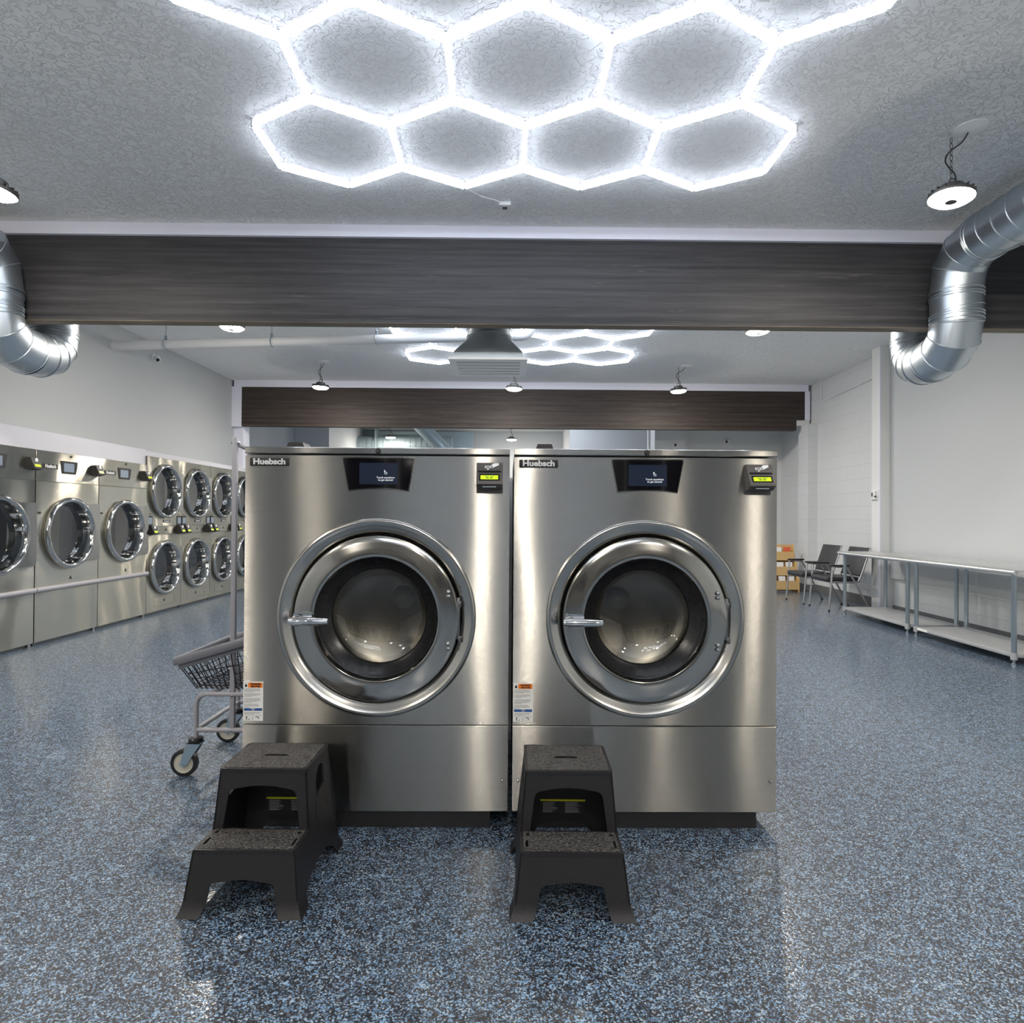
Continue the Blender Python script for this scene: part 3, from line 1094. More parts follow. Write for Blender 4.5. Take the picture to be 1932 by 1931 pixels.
    hd.tube([hp[0] + Vector((-0.004, 0, 0))] + hp + [hp[-1] + Vector((0.004, 0, 0))], 0.015, 16, radii=[0.007, 0.0135, 0.016, 0.0165, 0.0165, 0.0165, 0.0162, 0.0158, 0.0150, 0.0125, 0.006])
    hd.plate(rrect(-0.318, -0.245, cz - 0.004, cz + 0.022, 0.010, 4), [], lambda u, v, w: Vector((u, -0.030 + w, v)), 0.018)
    add('door_handle', hd, 'bright_chrome', door, angle=40)
    for dz in (0.104, 0.086, -0.100, -0.118):
        add('hinge_bolt', MB().sphere((0.284, -0.016, cz + dz), 0.0085, 14, 8, (1, 0.8, 1)), 'chrome', door)
    hb = MB().box(0.316, 0.329, -0.003, 0.02, cz - 0.085, cz + 0.080, 0.003)
    hb.box(0.322, 0.334, -0.004, 0.02, cz - 0.098, cz - 0.072, 0.003).box(0.322, 0.334, -0.004, 0.02, cz + 0.04, cz + 0.066, 0.003)
    add('hinge', hb, 'dark_cabinet_steel', door)
    # drum
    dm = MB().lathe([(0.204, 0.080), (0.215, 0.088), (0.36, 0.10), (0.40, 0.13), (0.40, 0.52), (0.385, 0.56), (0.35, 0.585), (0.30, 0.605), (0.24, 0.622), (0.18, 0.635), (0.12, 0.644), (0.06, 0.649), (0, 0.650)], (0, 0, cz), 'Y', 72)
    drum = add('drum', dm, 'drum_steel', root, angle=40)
    hubm = MB().lathe([(0.058, 0.650), (0.056, 0.640), (0.048, 0.636), (0.010, 0.634), (0.009, 0.630), (0, 0.630)], (0, 0, cz), 'Y', 32)
    add('drum_hub', hubm, 'hub_steel', drum, angle=30)
    for q in range(3):
        a = R(-30 + 120 * q)
        bf = MB().box(-0.04, 0.04, 0.16, 0.52, -0.40, -0.345, 0.02)
        bf.xform(Matrix.Translation((0, 0, cz)) @ Matrix.Rotation(a + R(60), 4, 'Y'))
        add('drum_lifter', bf, 'drum_steel', drum)
    # control panel
    def cpoly(g):
        pts = [(-0.116 - g, 1.3365 - g)]
        for i in range(1, 12):
            t = i / 12
            pts.append((-0.116 - g + (0.232 + 2 * g) * t, 1.3365 - g + 0.009 * math.sin(math.pi * t)))
        pts += [(0.116 + g, 1.3365 - g), (0.1395 + g, 1.457), (0.137 + g, 1.4625 + g), (-0.137 - g, 1.4625 + g), (-0.1395 - g, 1.457)]
        return pts
    bz = MB().plate(cpoly(0.0036), [], lambda u, v, w: Vector((u + 0.005, -0.004 + w, v)), 0.005)
    add('control_bezel', bz, 'chrome', root)
    cp = MB().plate(cpoly(0), [], lambda u, v, w: Vector((u + 0.005, -0.006 + w, v)), 0.003)
    cpo = add('control_panel', cp, 'black_gloss', root)
    add('display', MB().box(-0.070, 0.081, -0.0068, -0.0055, 1.3595, 1.4435), 'screen', cpo)
    text('Touch anywhere', 0.0105, 'glow_print', cpo, (0.033, -0.0074, 1.386))
    text('to get started', 0.0105, 'glow_print', cpo, (0.033, -0.0074, 1.3765))
    hnd = MB()
    hnd.tube([(0.031, -0.0074, 1.400), (0.029, -0.0074, 1.406), (0.028, -0.0074, 1.414), (0.031, -0.0074, 1.414), (0.032, -0.0074, 1.408), (0.038, -0.0074, 1.406), (0.038, -0.0074, 1.400)], 0.0008, 4, closed=True)
    add('touch_icon', hnd, 'glow_print', cpo)
    # card reader: plate, wedge body, display
    rx, rz = 0.4425, 1.39
    rp = MB().box(rx - 0.052, rx + 0.052, -0.004, 0.001, rz - 0.062, rz + 0.056, 0.002)
    cro = add('card_reader', rp, 'reader_grey', root)
    rb = MB()
    sec = [(-0.004, rz + 0.057), (-0.012, rz + 0.057), (-0.058, rz - 0.018), (-0.058, rz - 0.030), (-0.030, rz - 0.046), (-0.004, rz - 0.046)]
    rb.plate(sec, [], lambda u, v, w: Vector((rx - 0.050 + w, u, v)), 0.100)
    add('reader_housing', rb, 'reader_grey', cro)
    def on_face(u, t, lift=0.0008):
        """u across, t 0..1 up the sloped face"""
        y = -0.058 + (0.046) * t
        z = rz - 0.018 + 0.075 * t
        n = Vector((0, -0.075, 0.046)).normalized()
        return Vector((rx + u, y, z)) + Vector((0, n.y, n.z)) * lift
    def face_plate(name, u0, u1, t0, t1, mat, lift):
        m_ = MB()
        m_.plate([(u0, t0), (u1, t0), (u1, t1), (u0, t1)], [], lambda u, v, w: on_face(u, v, lift - w), 0.001)
        return add(name, m_, mat, cro)
    face_plate('card_slot', -0.044, 0.044, 0.46, 0.56, 'black_gloss', 0.0012)
    face_plate('lcd_frame', -0.040, 0.040, 0.03, 0.38, 'black_gloss', 0.0010)
    face_plate('lcd', -0.034, 0.034, 0.09, 0.30, 'lcd_green', 0.0018)
    lt = MB()
    for t_, w_ in ((0.24, 0.020), (0.16, 0.015)):
        for q in range(-4, 5):
            if (q + int(t_ * 100)) % 4:
                lt.plate([(q * w_ / 4 - 0.0018, t_ - 0.025), (q * w_ / 4 + 0.0018, t_ - 0.025), (q * w_ / 4 + 0.0018, t_ + 0.025), (q * w_ / 4 - 0.0018, t_ + 0.025)], [],
                         lambda u, v, w: on_face(u, v, 0.0022 - w), 0.0004)
    add('lcd_text', lt, 'lcd_dark_text', cro)
    ic = MB()
    ic.plate([(0.004, 0.76), (0.012, 0.86), (0.018, 0.95), (0.040, 0.97), (0.040, 0.86), (0.030, 0.80), (0.018, 0.72), (0.012, 0.74), (0.020, 0.82), (0.014, 0.82)], [], lambda u, v, w: on_face(u - 0.004, v, 0.0014 - w), 0.001)
    ic.plate([(-0.018, 0.70), (0.006, 0.70), (0.006, 0.82), (-0.018, 0.82)], [[(-0.015, 0.73), (0.003, 0.73), (0.003, 0.79), (-0.015, 0.79)]], lambda u, v, w: on_face(u, v, 0.0014 - w), 0.001)
    ic.plate([(-0.011, 0.64), (-0.006, 0.60), (-0.001, 0.64), (-0.006, 0.66)], [], lambda u, v, w: on_face(u, v, 0.0014 - w), 0.001)
    add('card_icon', ic, 'white_print', cro)
    add('card_lip', MB().box(rx - 0.026, rx + 0.026, -0.052, -0.040, rz - 0.041, rz - 0.037), 'leg_steel', cro)
    # badge
    bd = add('badge', MB().box(-0.5015, -0.3485, -0.003, 0.001, 1.4305, 1.4610, 0.001), 'black_print', root)
    text('Huebsch', 0.0315, 'silver_print', bd, (-0.4250, -0.0038, 1.4458), bold=0.0012, sx=1.15)
    # warning sticker
    wl = add('warning_label', MB().box(-0.5195, -0.4415, -0.0012, 0.001, 0.4265, 0.5800), 'paper_white', root)
    add('orange_band', MB().box(-0.5000, -0.4445, -0.0018, 0, 0.5570, 0.5760), 'warning_orange', wl)
    text('WARNING', 0.0085, 'black_print', wl, (-0.4710, -0.0026, 0.5712), bold=0.0003)
    text('RISK OF FIRE', 0.0075, 'black_print', wl, (-0.4710, -0.0026, 0.5620), bold=0.0003, sx=0.85)
    fl = MB().plate([(-0.5100, 0.5590), (-0.5060, 0.5600), (-0.5035, 0.5640), (-0.5060, 0.5690), (-0.5085, 0.5730), (-0.5130, 0.5660), (-0.5130, 0.5620)], [],
                    lambda u, v, w: Vector((u, -0.0022 + w, v)), 0.001)
    add('flame_symbol', fl, 'black_print', wl)
    rnd = random.Random(5)
    tl = MB()
    z = 0.5515
    for para in (4, 4, 5, 4):
        for i in range(para):
            w_ = 0.066 * (rnd.uniform(0.75, 1.0) if i < para - 1 else rnd.uniform(0.3, 0.6))
            tl.box(-0.5155, -0.5155 + w_, -0.0018, -0.0010, z, z + 0.0016)
            z -= 0.0039
        z -= 0.0032
    for i in range(3):
        tl.box(-0.5155, -0.5155 + 0.066 * (1, 0.9, 0.6)[i], -0.0018, -0.0010, 0.4600 - i * 0.0036, 0.4614 - i * 0.0036)
    tl.box(-0.5155, -0.4825, -0.0018, -0.001, 0.4475, 0.4487).box(-0.4785, -0.4455, -0.0018, -0.001, 0.4475, 0.4487)
    add('label_text', tl, 'grey_print', wl)
    add('blue_band', MB().box(-0.5160, -0.4450, -0.0018, 0, 0.4665, 0.4765), 'notice_blue', wl)
    text('NOTICE', 0.0046, 'white_print', wl, (-0.4805, -0.0026, 0.4740))
    text('AVIS', 0.0046, 'white_print', wl, (-0.4805, -0.0026, 0.4690))
    ic = MB().box(-0.5070, -0.5040, -0.0018, -0.001, 0.4310, 0.4440).box(-0.5085, -0.5025, -0.0018, -0.001, 0.4410, 0.4440).box(-0.5000, -0.4960, -0.0018, -0.001, 0.4310, 0.4330).box(-0.4960, -0.4940, -0.0018, -0.001, 0.4330, 0.4370)
    ic.box(-0.4700, -0.4590, -0.0018, -0.001, 0.4415, 0.4440).box(-0.4600, -0.4575, -0.0018, -0.001, 0.4345, 0.4420).box(-0.4820, -0.4810, -0.0018, -0.001, 0.4290, 0.4450)
    add('label_pictograms', ic, 'black_print', wl)
    return root


washer = make_washer()
washer.location = (-0.5545, 2.535, 0)
washer.rotation_euler[2] = YAW * 0.8
w2 = dup(washer, (0.506, 2.552, 0), YAW * 0.8, 'right of the two large stainless washing machines facing the viewer')


# ------------------------------------------------------------------ step stools
def make_stool():
    root = thing('step_stool', '', 'step stool', (0, 0, 0), 0, 'black plastic step stools')
    T = 0.006
    mb = MB()

    def lerp(a, b, t):
        return a + (b - a) * t
    H1, H2 = 0.188, 0.383
    # lower front: v from 0 (floor) to 1 (tread)
    def flare(v):
        return max(0.0, 1 - v / 0.25) ** 2

    def fr_low(u, v, w):
        x = u * lerp(0.184, 0.160, v) + math.copysign(0.010 * flare(v) * abs(u), u)
        return Vector((x, lerp(-0.003, 0.026, v) - 0.012 * flare(v) + w, v * H1))
    pts = [(-1.0, 0.0), (-0.63, 0.0), (-0.625, 0.06), (-0.615, 0.12), (-0.605, 0.18), (-0.595, 0.25), (-0.58, 0.40)] + [(-0.58 + 0.14 * (1 - math.cos(R(a))), 0.44 + 0.08 * math.sin(R(a))) for a in (15, 40, 65, 90)]
    pts += [(-0.15, 0.555), (0, 0.565), (0.15, 0.555)]
    pts += [(-p[0], p[1]) for p in reversed(pts[1:11])]
    pts += [(1.0, 0.0)] + [(1.0, v) for v in (0.06, 0.12, 0.18, 0.25, 1.0)] + [(-1.0, v) for v in (1.0, 0.25, 0.18, 0.12, 0.06)]
    mb.plate(pts, [], fr_low, T)
    # upper front
    def fr_up(u, v, w):
        return Vector((u * lerp(0.161, 0.1445, v), lerp(0.158, 0.174, v) + w, lerp(H1, H2, v)))
    hole = [(-0.80, 0.02), (0.80, 0.02), (0.755, 0.55)] + [(0.755 - 0.13 * (1 - math.cos(R(a))), 0.55 + 0.13 * math.sin(R(a))) for a in (30, 60, 90)] + [(0.3, 0.725), (0, 0.74), (-0.3, 0.725)]
    hole += [(-(0.755 - 0.13 * (1 - math.cos(R(a)))), 0.55 + 0.13 * math.sin(R(a))) for a in (90, 60, 30)] + [(-0.755, 0.55)]
    mb.plate([(-1, 0), (1, 0), (1, 1), (-1, 1)], [hole], fr_up, T)
    # back
    def bk(u, v, w):
        return Vector((u * lerp(0.184, 0.1445, v), lerp(0.448, 0.412, v) - w, v * H2))
    pb = [(-1.0, 0.0), (-0.62, 0.0), (-0.58, 0.16), (-0.50, 0.225), (-0.25, 0.255), (0, 0.265), (0.25, 0.255), (0.50, 0.225), (0.58, 0.16), (0.62, 0), (1, 0), (1, 1), (-1, 1)]
    mb.plate(pb, [], bk, T)
    # sides: (y, z) outline with an arched bottom and a grip opening
    for s in (-1, 1):
        def sd(y, z, w, s=s):
            base_ = lerp(0.184, 0.160, z / H1) if z < H1 else lerp(0.161, 0.1445, (z - H1) / (H2 - H1))
            f_ = flare(z / H1)
            yy = y + (-0.012 * f_ if y < 0.03 else 0.010 * f_ if y > 0.43 else 0)
            return Vector((s * (base_ + 0.010 * f_) - s * w, yy, z))
        fz = [0, 0.011, 0.0225, 0.034, 0.047]
        out = [(-0.003 + 0.029 * z / H1, z) for z in reversed(fz)] + [(0.062, 0), (0.068, 0.015), (0.075, 0.03), (0.11, 0.052), (0.16, 0.064), (0.225, 0.068), (0.29, 0.064), (0.335, 0.052), (0.372, 0.03), (0.379, 0.015), (0.385, 0)]
        out += [(0.448 - 0.036 * z / H2, z) for z in fz] + [(0.430, 0.19), (0.412, H2), (0.174, H2), (0.158, H1), (0.026, H1)]
        grip = [(0.255, 0.262), (0.345, 0.278), (0.345, 0.335), (0.33, 0.350), (0.30, 0.352), (0.272, 0.335), (0.257, 0.305)]
        mb.plate(out, [grip], sd, T)
        # moulded ribs on the side
        mb.tube([(s * 0.1500, 0.350, 0.262), (s * 0.1605, 0.352, 0.19)], 0.003, 6)
        mb.tube([(s * 0.1535, 0.250, 0.258), (s * 0.1625, 0.248, 0.19)], 0.003, 6)
        mb.tube([(s * 0.1535, 0.250, 0.259), (s * 0.1515, 0.350, 0.276)], 0.0035, 6)
    body = add('body', mb, 'stool_plastic', root, angle=25)

    def tread(name, y0, y1, z, hw_, holes):
        tm_ = MB().plate(rrect(-hw_, hw_, y0, y1, 0.012, 4), holes, lambda u, v, w: Vector((u, v, z - 0.010 + w)), 0.010)
        t_ = add(name, tm_, 'stool_plastic', root)
        ins = 0.010
        pad = MB().plate(rrect(-hw_ + ins, hw_ - ins, y0 + ins, y1 - ins, 0.008, 4), holes, lambda u, v, w: Vector((u, v, z - 0.002 + w)), 0.0035)
        add('tread_grip', pad, 'textured_tread', t_)
        return t_
    slot = rrect(-0.042, 0.042, 0.285, 0.303, 0.0088, 4)
    tread('top_step', 0.170, 0.418, H2 + 0.004, 0.147, [slot])
    hs = [rrect(-0.144, -0.136, 0.055, 0.100, 0.003, 3), rrect(0.136, 0.144, 0.055, 0.100, 0.003, 3), circle(-0.137, 0.135, 0.008, 12), circle(0.137, 0.135, 0.008, 12)]
    tread('lower_step', 0.022, 0.166, H1 + 0.004, 0.161, hs)
    # warning sticker on the inside of the back
    def stick(u, v, w):
        x = u
        y = lerp(0.448, 0.412, v / H2) - 0.0075 - w
        return Vector((x, y, v))
    st = MB().plate([(-0.085, 0.130), (0.082, 0.130), (0.082, 0.184), (-0.085, 0.184)], [], stick, 0.0006)
    so = add('warning_label', st, 'black_plastic', root)
    add('yellow_stripe', MB().plate([(-0.085, 0.177), (0.082, 0.177), (0.082, 0.184), (-0.085, 0.184)], [], stick, 0.0012), 'yellow_print', so)
    tx = MB()
    rnd = random.Random(3)
    for i in range(7):
        v0 = 0.170 - i * 0.006
        a = -0.075
        tx.plate([(a, v0), (a + 0.06 * rnd.uniform(0.5, 1), v0), (a + 0.06 * rnd.uniform(0.5, 1), v0 + 0.0022), (a, v0 + 0.0022)], [], stick, 0.0011)
        a = 0.008
        tx.plate([(a, v0), (a + 0.06 * rnd.uniform(0.5, 1), v0), (a + 0.06 * rnd.uniform(0.5, 1), v0 + 0.0022), (a, v0 + 0.0022)], [], stick, 0.0011)
    add('label_text', tx, 'grey_print', so)
    return root


stool = make_stool()
stool.location = (-0.846, 1.980, 0)
stool['label'] = 'black two-step plastic stool on the left, beside the laundry cart'
dup(stool, (0.1755, 1.985, 0), 0, 'black two-step plastic stool in front of the right washing machine')


# ------------------------------------------------------------------ tumble dryers (front faces +x; built facing -y, then turned)
def porthole(root, cx, cz, r, hinge_hw, hinge_hh):
    """returns the door with its glass; faces -y"""
    pr = [(r - 0.012, 0.0), (r, -0.012), (r + 0.002, -0.028), (r - 0.006, -0.044), (r - 0.020, -0.052), (r - 0.036, -0.050), (r - 0.046, -0.040),
          (r - 0.052, -0.028), (r - 0.062, 0.01), (r - 0.072, 0.055)]
    d = add('door', MB().lathe(pr, (cx, 0, cz), 'Y', 72), 'chrome', root, angle=60)
    add('door_glass', MB().lathe([(r - 0.074, 0.052), (r - 0.10, 0.056), (0, 0.058)], (cx, 0, cz), 'Y', 56), 'dryer_glass', d, angle=60, fix='front')
    add('drum', MB().lathe([(r - 0.085, 0.062), (r - 0.02, 0.08), (r - 0.02, 0.36), (0, 0.365)], (cx, 0, cz), 'Y', 48), 'black_plastic', d, angle=60)
    if hinge_hw:
        hp = MB()
        pl = [(cx + 0.35 * r + 0.12, cz - hinge_hh), (hinge_hw, cz - hinge_hh), (hinge_hw, cz + hinge_hh), (cx + 0.35 * r + 0.12, cz + hinge_hh)]
        rr = r - 0.008
        a0 = math.degrees(math.asin(min(0.999, hinge_hh / rr)))
        pl = [(hinge_hw, cz - hinge_hh), (hinge_hw, cz + hinge_hh)] + arc(cx, cz, rr, a0, -a0, 24)
        hp.plate(pl, [], lambda u, v, w: Vector((u, -0.024 + w, v)), 0.02)
        add('hinge_plate', hp, 'polished_steel', d)
    return d


def dryer_reader(root, x, z, sc=1.0):
    sec = [(0, z + 0.06), (-0.036, z + 0.06), (-0.074, z - 0.03), (-0.074, z - 0.042), (-0.03, z - 0.055), (0, z - 0.055)]
    ro = add('card_reader', MB().plate(sec, [], lambda u, v, w: Vector((x - 0.05 * sc + w, u, v)), 0.10 * sc), 'black_plastic', root)

    def fc(u, t, lift):
        n = Vector((0, -0.09, 0.038)).normalized()
        return Vector((x + u * sc, -0.074 + 0.038 * t, z - 0.03 + 0.09 * t)) + n * lift
    add('lcd', MB().plate([(-0.035, 0.06), (0.035, 0.06), (0.035, 0.30), (-0.035, 0.30)], [], lambda u, v, w: fc(u, v, 0.0016 - w), 0.001), 'lcd_green', ro)
    add('card_icon', MB().plate([(-0.012, 0.62), (0.02, 0.60), (0.034, 0.95), (0.006, 0.92)], [], lambda u, v, w: fc(u, v, 0.0016 - w), 0.001), 'white_print', ro)
    return ro


def dryer_badge(root, x, z, w, h):
    bd = add('badge', MB().box(x - w / 2, x + w / 2, -0.003, 0.001, z - h / 2, z + h / 2), 'black_print', root)
    text('Huebsch', h * 1.05, 'silver_print', bd, (x, -0.004, z), bold=h * 0.028, sx=1.05 * w / 0.153 * 0.0305 / h)
    return bd


def arrow_mark(x, z, s):
    return MB().plate([(x - s, z - s), (x, z + s), (x + s, z - s), (x + s * 0.45, z - s), (x + 0.1 * s, z - 0.2 * s), (x - s * 0.4, z - s * 0.9)], [], lambda u, v, w: Vector((u, -0.0025 + w, v)), 0.003)


def lower_lock(root, x, z):
    add('lock', arrow_mark(x, z, 0.018), 'black_plastic', root)


def make_big_dryer():
    W, Hh, D = 0.897, 1.832, 0.40
    root = thing('tumble_dryer', '', 'tumble dryer', (0, 0, 0), 0, 'tall single-door tumble dryers')
    hw_ = W / 2
    cz, r = 1.045, 0.352
    cab = MB().plate([(-hw_ + 0.003, 0.03), (hw_ - 0.003, 0.03), (hw_ - 0.003, Hh), (-hw_ + 0.003, Hh)], [circle(0, cz, r - 0.03, 48)], lambda u, v, w: Vector((u, 0.008 + w, v)), 0.004)
    cab.box(-hw_ + 0.003, -hw_ + 0.009, 0.008, D, 0.03, Hh).box(hw_ - 0.009, hw_ - 0.003, 0.008, D, 0.03, Hh).box(-hw_ + 0.003, hw_ - 0.003, 0.008, D, Hh - 0.006, Hh)
    cab.box(-hw_ + 0.02, hw_ - 0.02, 0.03, D, 0.0, 0.032)
    add('cabinet', cab, 'dark_cabinet_steel', root)
    add('top_panel', MB().box(-hw_ + 0.002, hw_ - 0.002, 0, 0.008, 1.543, Hh, 0.0015), 'dryer_steel', root, angle=20)
    add('front_panel', MB().plate([(-hw_ + 0.002, 0.535), (hw_ - 0.002, 0.535), (hw_ - 0.002, 1.539), (-hw_ + 0.002, 1.539)], [circle(0, cz, r - 0.012, 72)], lambda u, v, w: Vector((u, w, v)), 0.008), 'dryer_steel', root, angle=20)
    add('kick_panel', MB().box(-hw_ + 0.002, hw_ - 0.002, 0, 0.008, 0.032, 0.505, 0.0015), 'dryer_steel', root, angle=20)
    add('bumper_rail', MB().plate([(0.004, 0.50)] + arc(-0.008, 0.52, 0.026, 250, 110, 8) + [(0.004, 0.54)], [], lambda u, v, w: Vector((-hw_ + 0.001 + w, u, v)), W - 0.002), 'cart_grey', root, angle=50)
    porthole(root, 0, cz, r, hw_ - 0.006, 0.29)
    cp = MB().plate([(-0.105, 1.63), (0.09, 1.63), (0.115, 1.755), (-0.13, 1.755)], [], lambda u, v, w: Vector((u, -0.004 + w, v)), 0.005)
    c = add('control_panel', cp, 'black_plastic', root)
    add('display', MB().box(-0.085, 0.06, -0.0055, -0.003, 1.650, 1.735), 'dryer_screen', c)
    dryer_reader(root, 0.39, 1.69)
    dryer_badge(root, -0.265, 1.688, 0.19, 0.045)
    add('lock', MB().lathe([(0, -0.006), (0.010, -0.006), (0.012, 0)], (0.02, 0, 1.805), 'Y', 14), 'black_plastic', root)
    add('latch', MB().box(-0.415, -0.385, -0.004, 0.001, 1.235, 1.252), 'black_plastic', root)
    lower_lock(root, 0.03, 0.60)
    add('foot', MB().cyl((hw_ - 0.04, 0.015, 0), (hw_ - 0.04, 0.015, 0.032), 0.016, seg=12), 'chrome', root)
    return root


def make_stack_dryer():
    W, Hh, D = 0.797, 1.941, 0.40
    root = thing('stacked_dryer', '', 'tumble dryer', (0, 0, 0), 0, 'stacked two-door tumble dryers')
    hw_ = W / 2
    r = 0.342
    zs = (0.566, 1.526)
    cab = MB().plate([(-hw_ + 0.003, 0.03), (hw_ - 0.003, 0.03), (hw_ - 0.003, Hh), (-hw_ + 0.003, Hh)], [circle(0, z, r - 0.03, 48) for z in zs], lambda u, v, w: Vector((u, 0.008 + w, v)), 0.004)
    cab.box(-hw_ + 0.003, -hw_ + 0.009, 0.008, D, 0.03, Hh).box(hw_ - 0.009, hw_ - 0.003, 0.008, D, 0.03, Hh).box(-hw_ + 0.003, hw_ - 0.003, 0.008, D, Hh - 0.006, Hh)
    cab.box(-hw_ + 0.02, hw_ - 0.02, 0.03, D, 0.0, 0.032)
    add('cabinet', cab, 'dark_cabinet_steel', root)
    for nm, z0, z1, z in (('lower_panel', 0.032, 0.983, zs[0]), ('upper_panel', 1.089, Hh, zs[1])):
        add(nm, MB().plate([(-hw_ + 0.002, z0), (hw_ - 0.002, z0), (hw_ - 0.002, z1), (-hw_ + 0.002, z1)], [circle(0, z, r - 0.012, 72)], lambda u, v, w: Vector((u, w, v)), 0.008), 'dryer_steel', root, angle=20)
        porthole(root, 0, z, r, hw_ - 0.004, 0.24)
    mid = add('control_strip', MB().box(-hw_ + 0.002, hw_ - 0.002, 0, 0.008, 0.987, 1.085, 0.0015), 'dryer_steel', root, angle=20)
    for sx in (-1, 1):
        c = add('control_panel', MB().box(sx * 0.335 - 0.052, sx * 0.335 + 0.052, -0.004, 0.001, 1.09, 1.215), 'black_plastic', root)
        add('display', MB().box(sx * 0.335 - 0.040, sx * 0.335 + 0.040, -0.0055, -0.003, 1.115, 1.195), 'dryer_screen', c)
        dryer_reader(root, sx * 0.325 + 0.01, 1.035)
        add('lock', MB().box(sx * 0.335 - 0.015, sx * 0.335 + 0.015, -0.004, 0.001, 1.232, 1.240), 'black_plastic', root)
    dryer_badge(root, 0.03, 1.150, 0.16, 0.036)
    lower_lock(root, 0.02, 1.045)
    hatch = MB().plate([(-0.24, 0.085), (0.24, 0.085), (0.24, 0.21), (-0.24, 0.21)], [[(-0.237, 0.088), (0.237, 0.088), (0.237, 0.207), (-0.237, 0.207)]], lambda u, v, w: Vector((u, -0.0008 + w, v)), 0.001)
    add('lint_hatch', hatch, 'dark_cabinet_steel', root)
    lower_lock(root, 0.0, 0.155)
    return root


XD = -4.48
RZ = math.pi / 2
bd = make_big_dryer()
labels = ['tall single-door tumble dryer cut off by the left edge of the photo', 'second tall single-door tumble dryer from the left edge, with a bumper rail',
          'third tall single-door tumble dryer, next to the stacked two-door dryers']
ys = [5.485, 6.390, 7.292]
bd.location = (XD, ys[0], 0)
bd.rotation_euler[2] = RZ
bd['label'] = labels[0]
for i in (1, 2):
    dup(bd, (XD, ys[i], 0), RZ, labels[i])
sd = make_stack_dryer()
lab2 = ['stacked two-door tumble dryer nearest the viewer, beside the tall single-door dryers', 'second stacked two-door tumble dryer from the tall single-door dryers',
        'third stacked two-door tumble dryer, just left of the grey cart pole', 'last visible stacked two-door tumble dryer, between cart pole and left washing machine']
for i in range(4):
    yy = 8.140 + i * 0.7985
    if i == 0:
        sd.location = (XD, yy, 0)
        sd.rotation_euler[2] = RZ
        sd['label'] = lab2[0]
    else:
        dup(sd, (XD, yy, 0), RZ, lab2[i])

# ------------------------------------------------------------------ laundry cart
cart = thing('laundry_cart', 'grey wire laundry cart with a tall pole beside the left washing machine', 'laundry cart', (0, 0, 0))
cx0, cx1, cy0, cy1 = -1.515, -1.19, 3.04, 3.50


def caster(x, y, swing):
    c = add('caster', MB().lathe([(0, 0.182), (0.03, 0.182), (0.034, 0.176), (0.034, 0.164), (0.0, 0.160)], (x, y, 0), 'Z', 20), 'rubber', cart)
    wx = x + swing
    add('wheel', MB().lathe([(0.046, -0.014), (0.056, -0.015), (0.0635, -0.010), (0.0635, 0.010), (0.056, 0.015), (0.046, 0.014)], (wx, y, 0.0635), 'Y', 32), 'rubber', c, angle=50)
    add('wheel_hub', MB().lathe([(0.047, -0.0135), (0.043, -0.010), (0.020, -0.008), (0.016, -0.016), (0, -0.016)], (wx, y, 0.0635), 'Y', 28).lathe([(0.047, 0.0135), (0.043, 0.010), (0.020, 0.008), (0.016, 0.016), (0, 0.016)], (wx, y, 0.0635), 'Y', 28), 'caster_wheel_hub', c)
    fk = MB()
    for s in (-1, 1):
        fk.plate([(x - 0.034, 0.162), (x + 0.034, 0.162), (wx + 0.016, 0.056), (wx, 0.046), (wx - 0.016, 0.056)], [], lambda u, v, w, s=s: Vector((u, y + s * (0.019 + w), v)), 0.003)
    fk.box(x - 0.034, x + 0.034, y - 0.022, y + 0.022, 0.157, 0.163)
    fk.cyl((wx, y - 0.026, 0.0635), (wx, y + 0.026, 0.0635), 0.006, seg=12)
    add('caster_fork', fk, 'caster_fork_zinc', c)


caster(cx0, cy0, -0.052)
caster(cx0, cy1, -0.052)
caster(cx1, cy0, 0.015)
caster(cx1, cy1, 0.015)
fr = MB()
for y in (cy0, cy1):
    zt = 0.387
    fr.tube([(cx0, y, 0.18), (cx0, y, zt - 0.05), (cx0 + 0.006, y, zt - 0.024), (cx0 + 0.02, y, zt - 0.008), (cx0 + 0.045, y, zt), (cx1 - 0.045, y, zt), (cx1 - 0.02, y, zt - 0.008), (cx1 - 0.006, y, zt - 0.024), (cx1, y, zt - 0.05), (cx1, y, 0.18)], 0.0115, 12)
    fr.tube([(cx0, y, 0.218), (cx1, y, 0.218)], 0.0115, 12)
for x in (cx0, cx1):
    fr.tube([(x, cy0, 0.218), (x, cy1, 0.218)], 0.0115, 12)
    fr.tube([(x + (0.07 if x < -1.3 else -0.07), cy0, 0.387), (x + (0.07 if x < -1.3 else -0.07), cy1, 0.387)], 0.0115, 12)
add('frame', fr, 'cart_grey', cart)


def rimz(x):
    return 0.545 + (x + 1.60) * 0.305


